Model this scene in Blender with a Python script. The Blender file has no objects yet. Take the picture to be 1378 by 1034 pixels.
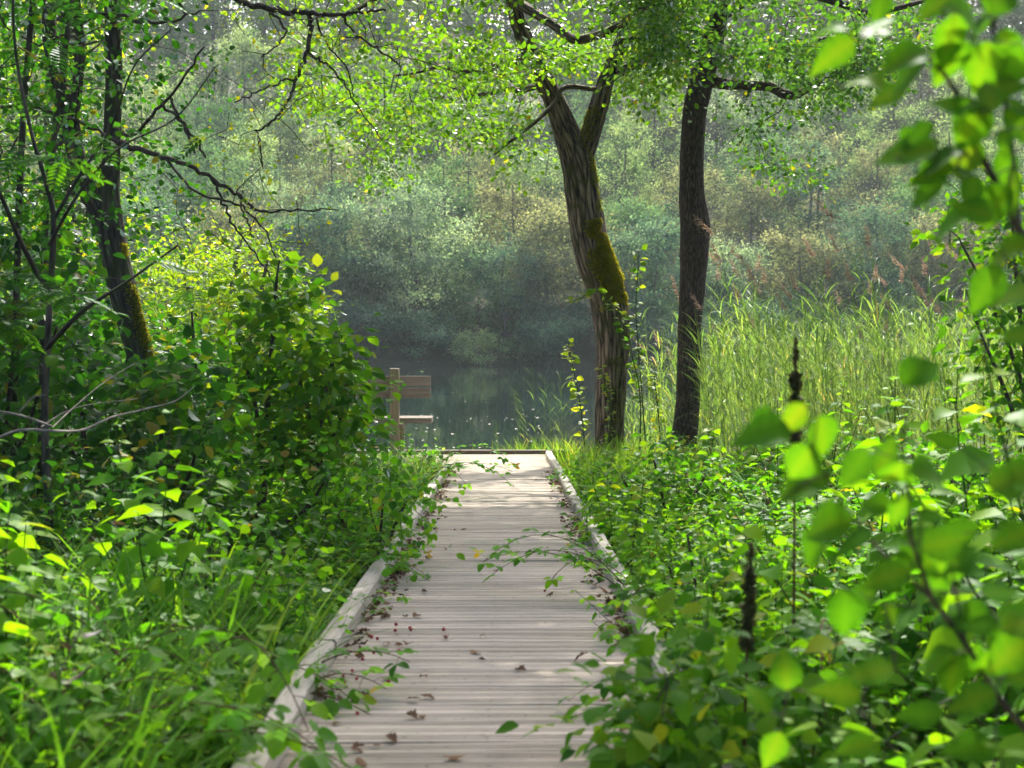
import bpy, math, random
import numpy as np
from mathutils import Vector, Euler, noise as mnoise

rng = np.random.default_rng(11)
random.seed(11)
S = bpy.context.scene
COL = S.collection
R = math.radians

# ------------------------------------------------------------------ camera
F = 1893.0                      # focal length in photograph pixels (1378 wide)
EYE = 1.65
cam_d = bpy.data.cameras.new("camera")
cam = bpy.data.objects.new("camera", cam_d)
COL.objects.link(cam)
cam_d.sensor_width = 36.0
cam_d.lens = F / 1378.0 * 36.0
cam_d.clip_start = 0.05
cam_d.clip_end = 1000.0
cam.location = (0, 0, EYE)
cam.rotation_euler = (math.pi / 2 - math.atan(74 / F), 0, -math.atan(8 / F))
cam_d.dof.use_dof = True
cam_d.dof.focus_distance = 12.5
cam_d.dof.aperture_fstop = 4.0
S.camera = cam
CAMR = cam.rotation_euler.to_matrix()


def at(px, py, Y):
    """point seen at photograph pixel (px, py), Y metres ahead"""
    d = CAMR @ Vector(((px - 689) / F, -(py - 517) / F, -1.0))
    d *= Y / d.y
    return Vector((d.x, d.y, d.z + EYE))


SLOPE, DECK0 = 0.0343, 0.564    # the boardwalk runs gently down to the lake


def deck_z(y):
    return DECK0 - SLOPE * y


def on_deck(px, py, z=0.0):
    d = CAMR @ Vector(((px - 689) / F, -(py - 517) / F, -1.0))
    d *= (DECK0 + z - EYE) / (d.z + SLOPE * d.y)
    return Vector((d.x, d.y, EYE + d.z))


# ------------------------------------------------------------------ light
SUN_AZ, SUN_EL = R(10), R(48)
SUN = np.array([math.sin(SUN_AZ) * math.cos(SUN_EL), math.cos(SUN_AZ) * math.cos(SUN_EL), math.sin(SUN_EL)])
W = bpy.data.worlds.new("World")
S.world = W
W.use_nodes = True
nt = W.node_tree
sky = nt.nodes.new("ShaderNodeTexSky")
sky.sky_type = 'NISHITA'
sky.sun_disc = False
sky.sun_elevation = SUN_EL
sky.sun_rotation = SUN_AZ
sky.air_density = 0.7
sky.dust_density = 5.0
sky.ozone_density = 0.4
nt.links.new(sky.outputs[0], nt.nodes["Background"].inputs[0])
nt.nodes["Background"].inputs[1].default_value = 0.15
sun_d = bpy.data.lights.new("sun", 'SUN')
sun_d.energy = 4.0
sun_d.angle = R(0.53)
sun_d.color = (1.0, 0.93, 0.82)
sun = bpy.data.objects.new("sun", sun_d)
sun.rotation_euler = Vector(-SUN).to_track_quat('-Z', 'Y').to_euler()
sun.location = (20, 35, 60)
COL.objects.link(sun)
S.view_settings.view_transform = 'Standard'
S.view_settings.look = 'None'
S.view_settings.exposure = 1.57
HAZE = 0.00042
S.view_settings.gamma = 1.0
cy = S.cycles
cy.max_bounces = 6
cy.diffuse_bounces = 3
cy.glossy_bounces = 3
cy.transmission_bounces = 4
cy.volume_bounces = 0
cy.transparent_max_bounces = 4
cy.caustics_reflective = False
cy.caustics_refractive = False
cy.sample_clamp_indirect = 4.0


# ------------------------------------------------------------------ helpers
def smooth(a, b, x):
    t = np.clip((x - a) / (b - a), 0, 1)
    return t * t * (3 - 2 * t)


def ground_h(x, y):
    x = np.asarray(x, float)
    y = np.asarray(y, float)
    shore = 20.3 + 4.5 * smooth(1.6, 4.5, x) + 3.5 * smooth(-4.5, -8, x) + 0.25 * np.sin(x * 1.7) + 0.2 * np.sin(x * 3.1 + 1)
    near = deck_z(np.clip(y, -10, 21)) - .20 + 0.06 * np.maximum(0, -x - 2.0) + 0.05 * np.maximum(0, x - 2.5) * (y < 14) + 0.03 * np.sin(x * 2.3 + y) + 0.03 * np.sin(y * 1.9 - x)
    w = smooth(shore - 0.6, shore + 1.6, y)
    h = near * (1 - w) + (-1.5) * w
    fs = 83.5 + 1.2 * np.sin(x * 0.13) + 0.6 * np.sin(x * 0.4 + 2)
    w2 = smooth(fs - 2, fs + 1.5, y)
    far = -0.2 + 0.37 * np.maximum(0, y - fs - 1) * 1.0
    return h * (1 - w2) + far * w2


class MB:
    """collects geometry for ONE mesh object"""

    def __init__(self):
        self.v, self.f, self.t, self.m, self.k = [], [], [], [], []
        self.n = 0

    def add(self, V, Fc, tint=0.5, mat=0, bark=None):
        V = np.asarray(V, float).reshape(-1, 3)
        Fc = np.asarray(Fc, int)
        self.v.append(V)
        self.f.append(Fc + self.n)
        self.m.append(np.full(len(Fc), mat, int))
        t = np.asarray(tint, float)
        self.t.append(np.full(len(V), float(t)) if t.ndim == 0 else t)
        self.k.append(V if bark is None else bark)
        self.n += len(V)

    def build(self, name, mats, parent=None, shade=True):
        me = bpy.data.meshes.new(name)
        if self.n:
            V = np.concatenate(self.v)
            me.vertices.add(len(V))
            me.vertices.foreach_set('co', V.ravel().astype(np.float32))
            loops = np.concatenate([f.ravel() for f in self.f])
            tot = np.concatenate([np.full(len(f), f.shape[1], int) for f in self.f])
            me.loops.add(len(loops))
            me.loops.foreach_set('vertex_index', loops.astype(np.int32))
            me.polygons.add(len(tot))
            me.polygons.foreach_set('loop_start', (np.cumsum(tot) - tot).astype(np.int32))
            me.polygons.foreach_set('material_index', np.concatenate(self.m).astype(np.int32))
            me.update(calc_edges=True)
            me.polygons.foreach_set('use_smooth', np.full(len(tot), bool(shade)))
            a = me.attributes.new('tint', 'FLOAT', 'POINT')
            a.data.foreach_set('value', np.concatenate(self.t).astype(np.float32))
            b = me.attributes.new('bark', 'FLOAT_VECTOR', 'POINT')
            b.data.foreach_set('vector', np.concatenate(self.k).ravel().astype(np.float32))
            me.validate()
        for m in (mats if isinstance(mats, (list, tuple)) else [mats]):
            me.materials.append(m)
        o = bpy.data.objects.new(name, me)
        COL.objects.link(o)
        if parent is not None:
            o.parent = parent
        return o


def tag(o, label=None, cat=None, group=None, kind=None):
    if label:
        o['label'] = label
    if cat:
        o['category'] = cat
    if group:
        o['group'] = group
    if kind:
        o['kind'] = kind
    return o


def thing(name, label, cat, loc=(0, 0, 0), rz=0.0, group=None, sc=1.0):
    o = bpy.data.objects.new(name, None)
    o.empty_display_size = 0.2
    COL.objects.link(o)
    o.location = loc
    o.rotation_euler = (0, 0, rz)
    o.scale = (sc, sc, sc)
    return tag(o, label, cat, group)


def dup(root, loc, rz=0.0, sc=1.0, label=None, group=None, tilt=(0, 0)):
    c = root.copy()
    COL.objects.link(c)
    c.location = loc
    c.rotation_euler = (tilt[0], tilt[1], rz)
    c.scale = (sc, sc, sc) if np.isscalar(sc) else sc
    if label:
        c['label'] = label
    if group:
        c['group'] = group
    for ch in list(root.children):
        d = ch.copy()
        COL.objects.link(d)
        d.parent = c
        for g in list(ch.children):
            e = g.copy()
            COL.objects.link(e)
            e.parent = d
    return c


def discard(root):
    for ch in list(root.children):
        for g in list(ch.children):
            bpy.data.objects.remove(g)
        bpy.data.objects.remove(ch)
    bpy.data.objects.remove(root)


def norm(a):
    return a / np.maximum(np.linalg.norm(a, axis=-1, keepdims=True), 1e-9)


# leaf templates: unit length along +Y, face towards +Z ---------------------
def leaf_tpl(n, wide, fold=0.12, droop=0.15, serr=0.0, pos=0.42, sharp=1.0, curl=0.0, stalk=0.0):
    V, Q = [], []
    for j in range(n + 1):
        t = j / n
        w = math.sin(math.pi * t ** (math.log(0.5) / math.log(pos))) ** sharp * wide if 0 < t < 1 else 0.012
        if serr and 0 < j < n:
            w *= 1 + serr * (1 if j % 2 else -1)
        z = -droop * t * t
        y = stalk + t * (1 - 0.12 * droop)
        V += [(-w, y, z + fold * w / wide * wide * 2 - curl * w * w * 6), (0, y, z), (w, y, z + fold * w * 2 - curl * w * w * 6)]
    for j in range(n):
        a = 3 * j
        Q += [(a + 1, a + 4, a + 3, a), (a + 2, a + 5, a + 4, a + 1)]
    return np.array(V, float), np.array(Q, int)


def low_tpl(w1, w2, fold=0.1):
    V = np.array([(0, 0, 0), (w1, .33, fold * w1 * 2), (w2, .7, fold * w2), (0, 1, -.06), (-w2, .7, fold * w2), (-w1, .33, fold * w1 * 2)], float)
    return V, np.array([(0, 1, 2, 3), (0, 3, 4, 5)], int)


def blade_tpl(n, w, bend):
    V, Q = [], []
    y = z = 0.0
    for j in range(n + 1):
        t = j / n
        ww = w * (1 - t ** 1.8) * (0.55 + 0.45 * min(1, t * 4)) + 0.0004
        V += [(-ww, y, z), (ww, y, z)]
        a = bend * t
        y += math.cos(a) / n
        z -= math.sin(a) / n
    for j in range(n):
        Q.append((2 * j, 2 * j + 1, 2 * j + 3, 2 * j + 2))
    return np.array(V, float), np.array(Q, int)


def leaves(mb, P, A, N, size, tpl, tint, mat=0, width=1.0, vt=None):
    P = np.atleast_2d(np.asarray(P, float))
    n = len(P)
    A = norm(np.broadcast_to(np.asarray(A, float), (n, 3)))
    N = np.broadcast_to(np.asarray(N, float), (n, 3))
    X = norm(np.cross(A, N))
    Z = np.cross(X, A)
    s = np.broadcast_to(np.asarray(size, float), (n,))[:, None, None]
    T, Q = tpl
    V = P[:, None] + s * (T[None, :, 0:1] * width * X[:, None] + T[None, :, 1:2] * A[:, None] + T[None, :, 2:3] * Z[:, None])
    k = len(T)
    Fc = (Q[None] + (np.arange(n) * k)[:, None, None]).reshape(-1, Q.shape[1])
    tint = np.repeat(np.broadcast_to(np.asarray(tint, float), (n,)), k)
    if vt is not None:
        tint = np.clip(tint + np.tile(vt, n), 0, 1)
    mb.add(V.reshape(-1, 3), Fc, tint, mat)


def tube(mb, pts, rad, sides=6, tint=0.5, mat=0, rough=0.0, rfreq=6.0, cap=True):
    P = np.array([tuple(p) for p in pts], float)
    n = len(P)
    rad = np.broadcast_to(np.asarray(rad, float), (n,))
    T = np.gradient(P, axis=0)
    T = norm(T)
    ref = np.array([0, 1, 0.0]) if abs(T[0][1]) < 0.8 else np.array([1.0, 0, 0])
    U = norm(np.cross(T, ref))
    Wv = np.cross(T, U)
    ang = np.linspace(0, 2 * math.pi, sides, endpoint=False)
    ca, sa = np.cos(ang), np.sin(ang)
    L = np.concatenate([[0], np.cumsum(np.linalg.norm(np.diff(P, axis=0), axis=1))])
    rr = np.repeat(rad[:, None], sides, 1)
    if rough:
        for i in range(n):
            for j in range(sides):
                q = Vector((ca[j] * rfreq * .5, sa[j] * rfreq * .5, L[i] * rfreq * .35))
                rr[i, j] *= 1 + rough * (mnoise.noise(q) + 0.5 * mnoise.noise(q * 2.3))
    V = P[:, None] + rr[..., None] * (ca[None, :, None] * U[:, None] + sa[None, :, None] * Wv[:, None])
    bark = np.stack([rad[:, None] * ca[None], rad[:, None] * sa[None], np.repeat(L[:, None], sides, 1)], -1)
    i = np.arange(n - 1)[:, None] * sides
    j = np.arange(sides)[None]
    jn = (j + 1) % sides
    Q = np.stack([i + j, i + jn, i + sides + jn, i + sides + j], -1).reshape(-1, 4)
    mb.add(V.reshape(-1, 3), Q, tint, mat, bark.reshape(-1, 3))
    if cap:
        mb.add(V[-1], [list(range(sides))], tint, mat, bark[-1])
    return V


def spline(pts, per=6):
    """Catmull-Rom through rows of any width"""
    P = np.array([tuple(p) for p in pts], float)
    P = np.vstack([2 * P[0] - P[1], P, 2 * P[-1] - P[-2]])
    out = []
    for i in range(1, len(P) - 2):
        p0, p1, p2, p3 = P[i - 1:i + 3]
        for t in np.linspace(0, 1, per, endpoint=False):
            out.append(0.5 * (2 * p1 + (p2 - p0) * t + (2 * p0 - 5 * p1 + 4 * p2 - p3) * t * t + (3 * p1 - p0 - 3 * p2 + p3) * t ** 3))
    out.append(P[-2])
    return np.array(out)


def pxpath(rows, Y, per=6):
    """rows (px, py, width_px[, dY]) -> smooth points and radii"""
    pts = []
    for r in rows:
        yy = Y + (r[3] if len(r) > 3 else 0)
        p = at(r[0], r[1], yy)
        pts.append((p.x, p.y, p.z, r[2] / F * yy / 2))
    q = spline(pts, per)
    return q[:, :3], np.maximum(q[:, 3], 0.0015)


def grow(roots, targets, step=0.22, jit=0.05, tip=0.004, expo=2.2, rmax=0.2, sag=0.0, pull=0.5):
    """join every target to the nearest node already there; radii by the pipe rule. Returns chains of (points, radii)."""
    roots = np.asarray(roots, float)
    T = np.asarray(targets, float)
    if len(T) == 0:
        return []
    d0 = np.min(np.linalg.norm(T[:, None] - roots[None], axis=2), axis=1)
    T = T[np.argsort(d0)]
    pos = list(roots)
    par = [-1] * len(roots)
    arr = np.zeros((len(roots) + 40 * len(T) + 10, 3))
    arr[:len(roots)] = roots
    depth = np.zeros(len(arr))
    n = len(roots)
    par = np.full(len(arr), -1)
    for t in T:
        d = np.linalg.norm(arr[:n] - t, axis=1) + pull * 0.08 * depth[:n]
        k = int(np.argmin(d))
        a = arr[k]
        L = np.linalg.norm(t - a)
        m = max(1, min(30, int(L / step)))
        prev = k
        mid = np.array([0, 0, -sag * L])
        off = rng.normal(0, jit, 3) * L
        for i in range(1, m + 1):
            f = i / m
            p = a + (t - a) * f + mid * 4 * f * (1 - f) + off * math.sin(math.pi * f) + rng.normal(0, jit * step, 3) * (f < 1)
            arr[n] = p
            par[n] = prev
            depth[n] = depth[prev] + L / m
            prev = n
            n += 1
    w = np.zeros(n)
    kids = [[] for _ in range(n)]
    for i in range(n):
        if par[i] >= 0:
            kids[par[i]].append(i)
    for i in range(n - 1, len(roots) - 1, -1):
        if not kids[i]:
            w[i] = tip ** expo
        if par[i] >= 0:
            w[par[i]] += w[i]
    r = np.minimum(w ** (1 / expo), rmax)
    chains = []
    nr = len(roots)

    def main(i):
        return max(kids[i], key=lambda c: w[c]) if kids[i] else None
    starts = []
    for i in range(n):
        mc = main(i) if i >= nr else None
        for c in kids[i]:
            if c != mc:
                starts.append((i, c))
    for i, c in starts:
        pts, rad = [arr[i]], [r[c] * 1.05]
        while c is not None:
            pts.append(arr[c])
            rad.append(r[c])
            c = main(c)
        chains.append((np.array(pts), np.array(rad)))
    return chains


def add_chains(mb, chains, sides=5, tint=0.5, mat=0):
    for p, r in chains:
        tube(mb, p, r, sides if r[0] > 0.012 else 4, tint, mat)


def sunlit_path(P):
    """True where a leaf at P would shade the sunlit end of the boardwalk or the reed bed"""
    P = np.asarray(P, float)
    q = P - SUN[None] * (P[:, 2:3] / SUN[2])
    a = (q[:, 0] > -2.6) & (q[:, 0] < 0.9) & (q[:, 1] > 11.5) & (q[:, 1] < 20.5)
    q2 = P - SUN[None] * ((P[:, 2:3] - 1.2) / SUN[2])
    b = (q2[:, 0] > 1.4) & (q2[:, 0] < 9) & (q2[:, 1] > 10) & (q2[:, 1] < 25) & (P[:, 2] > 3)
    q3 = P - SUN[None] * ((P[:, 2:3] - 1.9) / SUN[2])
    c = (q3[:, 0] > -5.6) & (q3[:, 0] < -2.2) & (q3[:, 1] > 15) & (q3[:, 1] < 19.5) & (P[:, 2] > 3.2)
    q4 = P - SUN[None] * ((P[:, 2:3] - 1.1) / SUN[2])
    d = (q4[:, 0] > -2.8) & (q4[:, 0] < -1.0) & (q4[:, 1] > 8.8) & (q4[:, 1] < 12.5) & (P[:, 2] > 2.8)
    q5 = P - SUN[None] * ((P[:, 2:3] - .7) / SUN[2])
    e = (q5[:, 0] > .75) & (q5[:, 0] < 4) & (q5[:, 1] > 2) & (q5[:, 1] < 10.5) & (P[:, 2] > 2.5)
    return a | b | c | d | e


def spray(mb, C, n, spread, size, tpl, up=0.7, tint=(0.45, 0.2), mat=0, flat=0.5, out=None, droop=0.2, width=1.0):
    """n leaves around each centre C"""
    C = np.atleast_2d(C)
    k = len(C) * n
    cc = np.repeat(C, n, 0)
    off = rng.normal(0, 1, (k, 3)) * np.array([1, 1, flat]) * spread
    P = cc + off
    A = norm(off + rng.normal(0, 0.6, (k, 3)) * spread) + np.array([0, 0, -droop])
    N = rng.normal(0, 1, (k, 3)) * (1 - up) + np.array([0, 0, up])
    s = size * rng.uniform(0.6, 1.15, k)
    ct = np.repeat(rng.normal(0, 1, len(C)), n) * 0.10
    t = np.clip(rng.normal(tint[0], tint[1], k) + ct, 0, 1)
    leaves(mb, P, A, N, s, tpl, t, mat, width)


# ------------------------------------------------------------------ materials
def mat(name):
    m = bpy.data.materials.new(name)
    m.use_nodes = True
    n = m.node_tree
    n.nodes.clear()
    out = n.nodes.new("ShaderNodeOutputMaterial")
    return m, n, out


def N_(n, t, **kw):
    x = n.nodes.new(t)
    for k, v in kw.items():
        setattr(x, k, v)
    return x


def ramp_(n, stops, src=None):
    r = n.nodes.new("ShaderNodeValToRGB")
    e = r.color_ramp.elements
    while len(e) < len(stops):
        e.new(0.5)
    for i, (p, c) in enumerate(stops):
        e[i].position = p
        e[i].color = (*c, 1)
    if src is not None:
        n.links.new(src, r.inputs[0])
    return r


def leaf_mat(name, stops, trans=0.45, tcol=(1.9, 2.1, 0.9), gloss=0.22, rough=0.42, blotch=0.25):
    m, n, out = mat(name)
    L = n.links.new
    a = N_(n, "ShaderNodeAttribute", attribute_name='tint')
    tc = N_(n, "ShaderNodeTexCoord")
    nz = N_(n, "ShaderNodeTexNoise")
    nz.inputs['Scale'].default_value = 9.0
    nz.inputs['Detail'].default_value = 2.0
    L(tc.outputs['Object'], nz.inputs['Vector'])
    mm = N_(n, "ShaderNodeMath", operation='MULTIPLY_ADD')
    L(nz.outputs[0], mm.inputs[0])
    mm.inputs[1].default_value = blotch
    mm.inputs[2].default_value = -blotch / 2
    ad = N_(n, "ShaderNodeMath", operation='ADD')
    L(a.outputs['Fac'], ad.inputs[0])
    L(mm.outputs[0], ad.inputs[1])
    r = ramp_(n, stops, ad.outputs[0])
    d = N_(n, "ShaderNodeBsdfDiffuse")
    L(r.outputs[0], d.inputs[0])
    mul = N_(n, "ShaderNodeMix", data_type='RGBA', blend_type='MULTIPLY')
    mul.inputs[0].default_value = 1.0
    L(r.outputs[0], mul.inputs[6])
    mul.inputs[7].default_value = (*tcol, 1)
    t = N_(n, "ShaderNodeBsdfTranslucent")
    L(mul.outputs[2], t.inputs[0])
    mx = N_(n, "ShaderNodeMixShader")
    mx.inputs[0].default_value = trans
    L(d.outputs[0], mx.inputs[1])
    L(t.outputs[0], mx.inputs[2])
    g = N_(n, "ShaderNodeBsdfGlossy")
    g.inputs['Roughness'].default_value = rough
    g.inputs['Color'].default_value = (0.9, 0.95, 1, 1)
    lw = N_(n, "ShaderNodeFresnel")
    lw.inputs[0].default_value = 1.42
    lm = N_(n, "ShaderNodeMath", operation='MULTIPLY')
    L(lw.outputs[0], lm.inputs[0])
    lm.inputs[1].default_value = gloss * 0.7
    lm.use_clamp = True
    mg = N_(n, "ShaderNodeMixShader")
    L(lm.outputs[0], mg.inputs[0])
    L(mx.outputs[0], mg.inputs[1])
    L(g.outputs[0], mg.inputs[2])
    L(mg.outputs[0], out.inputs[0])
    return m


def bark_mat(name, c0, c1, moss=None, scale=26.0, stretch=0.16, depth=0.6, bdist=0.02, mossamt=0.5):
    m, n, out = mat(name)
    L = n.links.new
    a = N_(n, "ShaderNodeAttribute", attribute_name='bark')
    mp = N_(n, "ShaderNodeMapping")
    mp.inputs['Scale'].default_value = (1, 1, stretch)
    L(a.outputs['Vector'], mp.inputs[0])
    wn = N_(n, "ShaderNodeTexNoise")
    wn.inputs['Scale'].default_value = scale * .5
    L(mp.outputs[0], wn.inputs['Vector'])
    mixv = N_(n, "ShaderNodeMix", data_type='RGBA', blend_type='LINEAR_LIGHT')
    mixv.inputs[0].default_value = 0.04
    L(mp.outputs[0], mixv.inputs[6])
    L(wn.outputs[1], mixv.inputs[7])
    vo = N_(n, "ShaderNodeTexVoronoi", feature='DISTANCE_TO_EDGE')
    vo.inputs['Scale'].default_value = scale
    L(mixv.outputs[2], vo.inputs['Vector'])
    nz = N_(n, "ShaderNodeTexNoise")
    nz.inputs['Scale'].default_value = scale * 2.2
    nz.inputs['Detail'].default_value = 6
    L(mp.outputs[0], nz.inputs['Vector'])
    h = N_(n, "ShaderNodeMath", operation='MULTIPLY_ADD')
    L(vo.outputs[0], h.inputs[0])
    h.inputs[1].default_value = 1.6
    L(nz.outputs[0], h.inputs[2])
    r = ramp_(n, [(0.48, c0), (1.02, c1)], h.outputs[0])
    col = r.outputs[0]
    if moss:
        mn = N_(n, "ShaderNodeTexNoise")
        mn.inputs['Scale'].default_value = 4.5
        mn.inputs['Detail'].default_value = 5
        L(a.outputs['Vector'], mn.inputs['Vector'])
        mr = ramp_(n, [(0.52 - 0.2 * mossamt, (0, 0, 0)), (0.72 - .2 * mossamt, (1, 1, 1))], mn.outputs[0])
        mc = N_(n, "ShaderNodeMix", data_type='RGBA')
        L(mr.outputs[0], mc.inputs[0])
        L(col, mc.inputs[6])
        mc.inputs[7].default_value = (*moss, 1)
        col = mc.outputs[2]
    p = N_(n, "ShaderNodeBsdfPrincipled")
    L(col, p.inputs['Base Color'])
    p.inputs['Roughness'].default_value = 0.85
    p.inputs['Specular IOR Level'].default_value = 0.25
    b = N_(n, "ShaderNodeBump")
    b.inputs['Strength'].default_value = depth
    b.inputs['Distance'].default_value = bdist
    L(h.outputs[0], b.inputs['Height'])
    L(b.outputs[0], p.inputs['Normal'])
    L(p.outputs[0], out.inputs[0])
    return m


def wood_mat(name, c0, c1, green=(0.10, 0.13, 0.06), gamt=0.25, axis=0, rough=0.7, stain=True):
    m, n, out = mat(name)
    L = n.links.new
    tc = N_(n, "ShaderNodeTexCoord")
    at_ = N_(n, "ShaderNodeAttribute", attribute_name='tint')
    mp = N_(n, "ShaderNodeMapping")
    sc = [55, 55, 55]
    sc[axis] = 2.2
    mp.inputs['Scale'].default_value = sc
    L(tc.outputs['Object'], mp.inputs[0])
    nz = N_(n, "ShaderNodeTexNoise")
    nz.inputs['Scale'].default_value = 1.0
    nz.inputs['Detail'].default_value = 6
    nz.inputs['Roughness'].default_value = 0.65
    L(mp.outputs[0], nz.inputs['Vector'])
    ad = N_(n, "ShaderNodeMath", operation='MULTIPLY_ADD')
    L(at_.outputs['Fac'], ad.inputs[0])
    ad.inputs[1].default_value = 0.45
    L(nz.outputs[0], ad.inputs[2])
    r = ramp_(n, [(0.45, c0), (1.05, c1)], ad.outputs[0])
    col = r.outputs[0]
    if stain:
        n2 = N_(n, "ShaderNodeTexNoise")
        n2.inputs['Scale'].default_value = 1.7
        n2.inputs['Detail'].default_value = 7
        n2.inputs['Roughness'].default_value = 0.62
        L(tc.outputs['Object'], n2.inputs['Vector'])
        r2 = ramp_(n, [(0.48, (0, 0, 0)), (0.72, (gamt, gamt, gamt))], n2.outputs[0])
        mx = N_(n, "ShaderNodeMix", data_type='RGBA')
        L(r2.outputs[0], mx.inputs[0])
        L(col, mx.inputs[6])
        mx.inputs[7].default_value = (*green, 1)
        n3 = N_(n, "ShaderNodeTexNoise")
        n3.inputs['Scale'].default_value = 38
        n3.inputs['Detail'].default_value = 3
        L(tc.outputs['Object'], n3.inputs['Vector'])
        r3 = ramp_(n, [(0.62, (1, 1, 1)), (0.78, (0.45, 0.40, 0.36))], n3.outputs[0])
        m3 = N_(n, "ShaderNodeMix", data_type='RGBA', blend_type='MULTIPLY')
        m3.inputs[0].default_value = 1
        L(mx.outputs[2], m3.inputs[6])
        L(r3.outputs[0], m3.inputs[7])
        col = m3.outputs[2]
    p = N_(n, "ShaderNodeBsdfPrincipled")
    L(col, p.inputs['Base Color'])
    p.inputs['Roughness'].default_value = rough
    p.inputs['Specular IOR Level'].default_value = 0.4
    b = N_(n, "ShaderNodeBump")
    b.inputs['Strength'].default_value = 0.35
    b.inputs['Distance'].default_value = 0.004
    L(nz.outputs[0], b.inputs['Height'])
    L(b.outputs[0], p.inputs['Normal'])
    L(p.outputs[0], out.inputs[0])
    return m


def plain_mat(name, col, rough=0.7, var=0.3, scale=12):
    m, n, out = mat(name)
    L = n.links.new
    tc = N_(n, "ShaderNodeTexCoord")
    nz = N_(n, "ShaderNodeTexNoise")
    nz.inputs['Scale'].default_value = scale
    nz.inputs['Detail'].default_value = 5
    L(tc.outputs['Object'], nz.inputs['Vector'])
    r = ramp_(n, [(0.3, tuple(c * (1 - var) for c in col)), (0.7, tuple(min(1, c * (1 + var)) for c in col))], nz.outputs[0])
    p = N_(n, "ShaderNodeBsdfPrincipled")
    L(r.outputs[0], p.inputs['Base Color'])
    p.inputs['Roughness'].default_value = rough
    L(p.outputs[0], out.inputs[0])
    return m


G = {}
G['oak'] = leaf_mat('oak_leaf', [(0.0, (.028, .085, .010)), (.45, (.070, .155, .012)), (.85, (.135, .215, .012)), (.97, (.19, .21, .015)), (1, (.24, .17, .02))], trans=.54, tcol=(2.4, 2.5, .7))
G['oakdark'] = leaf_mat('oak_leaf_deep', [(0.0, (.020, .060, .016)), (.5, (.042, .102, .016)), (.9, (.085, .15, .014)), (1, (.20, .17, .02))], trans=.5, tcol=(2.5, 2.9, .6))
G['shade'] = leaf_mat('shade_leaf', [(0.0, (.009, .045, .008)), (.5, (.024, .095, .008)), (.85, (.060, .145, .009)), (1, (.15, .13, .02))], trans=.44, tcol=(2.3, 2.6, .5))  # darkened greens: the left thicket's shade is put into the leaf colour
G['hazel'] = leaf_mat('hazel_leaf', [(0.0, (.018, .080, .006)), (.5, (.052, .155, .008)), (.9, (.110, .195, .010)), (1, (.16, .20, .02))], trans=.5, tcol=(1.9, 1.85, .45), gloss=.12)
G['nettle'] = leaf_mat('nettle_leaf', [(0.0, (.024, .095, .005)), (.5, (.075, .205, .006)), (.88, (.145, .255, .008)), (.97, (.22, .22, .02)), (1, (.25, .16, .04))], trans=.54, tcol=(2.5, 2.5, .45), gloss=.15)
G['bramble'] = leaf_mat('bramble_leaf', [(0.0, (.020, .080, .008)), (.5, (.058, .165, .008)), (.9, (.12, .22, .010)), (1, (.22, .14, .03))], trans=.52, tcol=(2.8, 3.1, .5), gloss=.24)
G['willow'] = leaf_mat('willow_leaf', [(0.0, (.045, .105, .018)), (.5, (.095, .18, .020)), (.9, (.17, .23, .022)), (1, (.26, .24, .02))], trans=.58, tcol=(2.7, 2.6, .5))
G['grass'] = leaf_mat('grass_blade', [(0.0, (.030, .095, .014)), (.5, (.060, .145, .018)), (.85, (.13, .19, .03)), (1, (.28, .25, .10))], trans=.55, tcol=(2.8, 2.9, .5), gloss=.16, rough=.35)
G['reed'] = leaf_mat('reed_blade', [(0.0, (.05, .12, .025)), (.5, (.105, .19, .045)), (.82, (.19, .25, .07)), (.93, (.30, .27, .13)), (1, (.24, .17, .09))], trans=.52, tcol=(2.2, 2.2, .9), gloss=.16, rough=.35)
G['plume'] = leaf_mat('reed_plume', [(0, (.13, .10, .08)), (.6, (.22, .18, .14)), (1, (.32, .27, .21))], trans=.4, tcol=(1.5, 1.2, 1.0), gloss=.05)
G['moss'] = leaf_mat('moss', [(0, (.07, .11, .008)), (.5, (.21, .22, .014)), (1, (.32, .24, .02))], trans=.4, tcol=(1.8, 1.8, .6), gloss=.03, blotch=.7)
G['dry'] = leaf_mat('dry_leaf', [(0, (.045, .028, .018)), (.5, (.11, .066, .038)), (.85, (.19, .115, .06)), (.97, (.16, .14, .03)), (1, (.10, .14, .02))], trans=.15, tcol=(1.3, 1.2, 1), gloss=.1)
G['berry'] = plain_mat('berry_skin', (.26, .014, .016), .3, .3)
G['seed'] = leaf_mat('seed_spike', [(0, (.030, .040, .014)), (.6, (.075, .080, .025)), (1, (.13, .10, .04))], trans=.2, tcol=(1.2, 1.2, 1), gloss=.03)
G['bark_oak'] = bark_mat('oak_bark', (.010, .007, .005), (.26, .195, .135), moss=(.05, .06, .012), scale=17, mossamt=.05, depth=1.0, bdist=.05, stretch=.11)
G['bark_dark'] = bark_mat('dark_bark', (.012, .009, .007), (.085, .058, .040), scale=38, depth=.7, bdist=.015)
G['bark_lean'] = bark_mat('lean_bark', (.012, .011, .009), (.085, .072, .055), moss=(.035, .05, .014), scale=18, mossamt=.2)
G['bark_grey'] = bark_mat('grey_bark', (.045, .042, .036), (.15, .14, .12), scale=30, stretch=.5, depth=.3)
G['twig'] = bark_mat('twig_bark', (.018, .013, .010), (.075, .058, .042), scale=50, stretch=.3, depth=.3)
G['deadwood'] = bark_mat('dead_wood', (.12, .10, .085), (.28, .25, .21), scale=40, stretch=.2, depth=.3)
G['stem'] = leaf_mat('green_stem', [(0, (.03, .06, .015)), (.6, (.06, .09, .02)), (1, (.09, .05, .025))], trans=.15, tcol=(1.3, 1.3, .8), gloss=.1)
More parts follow.
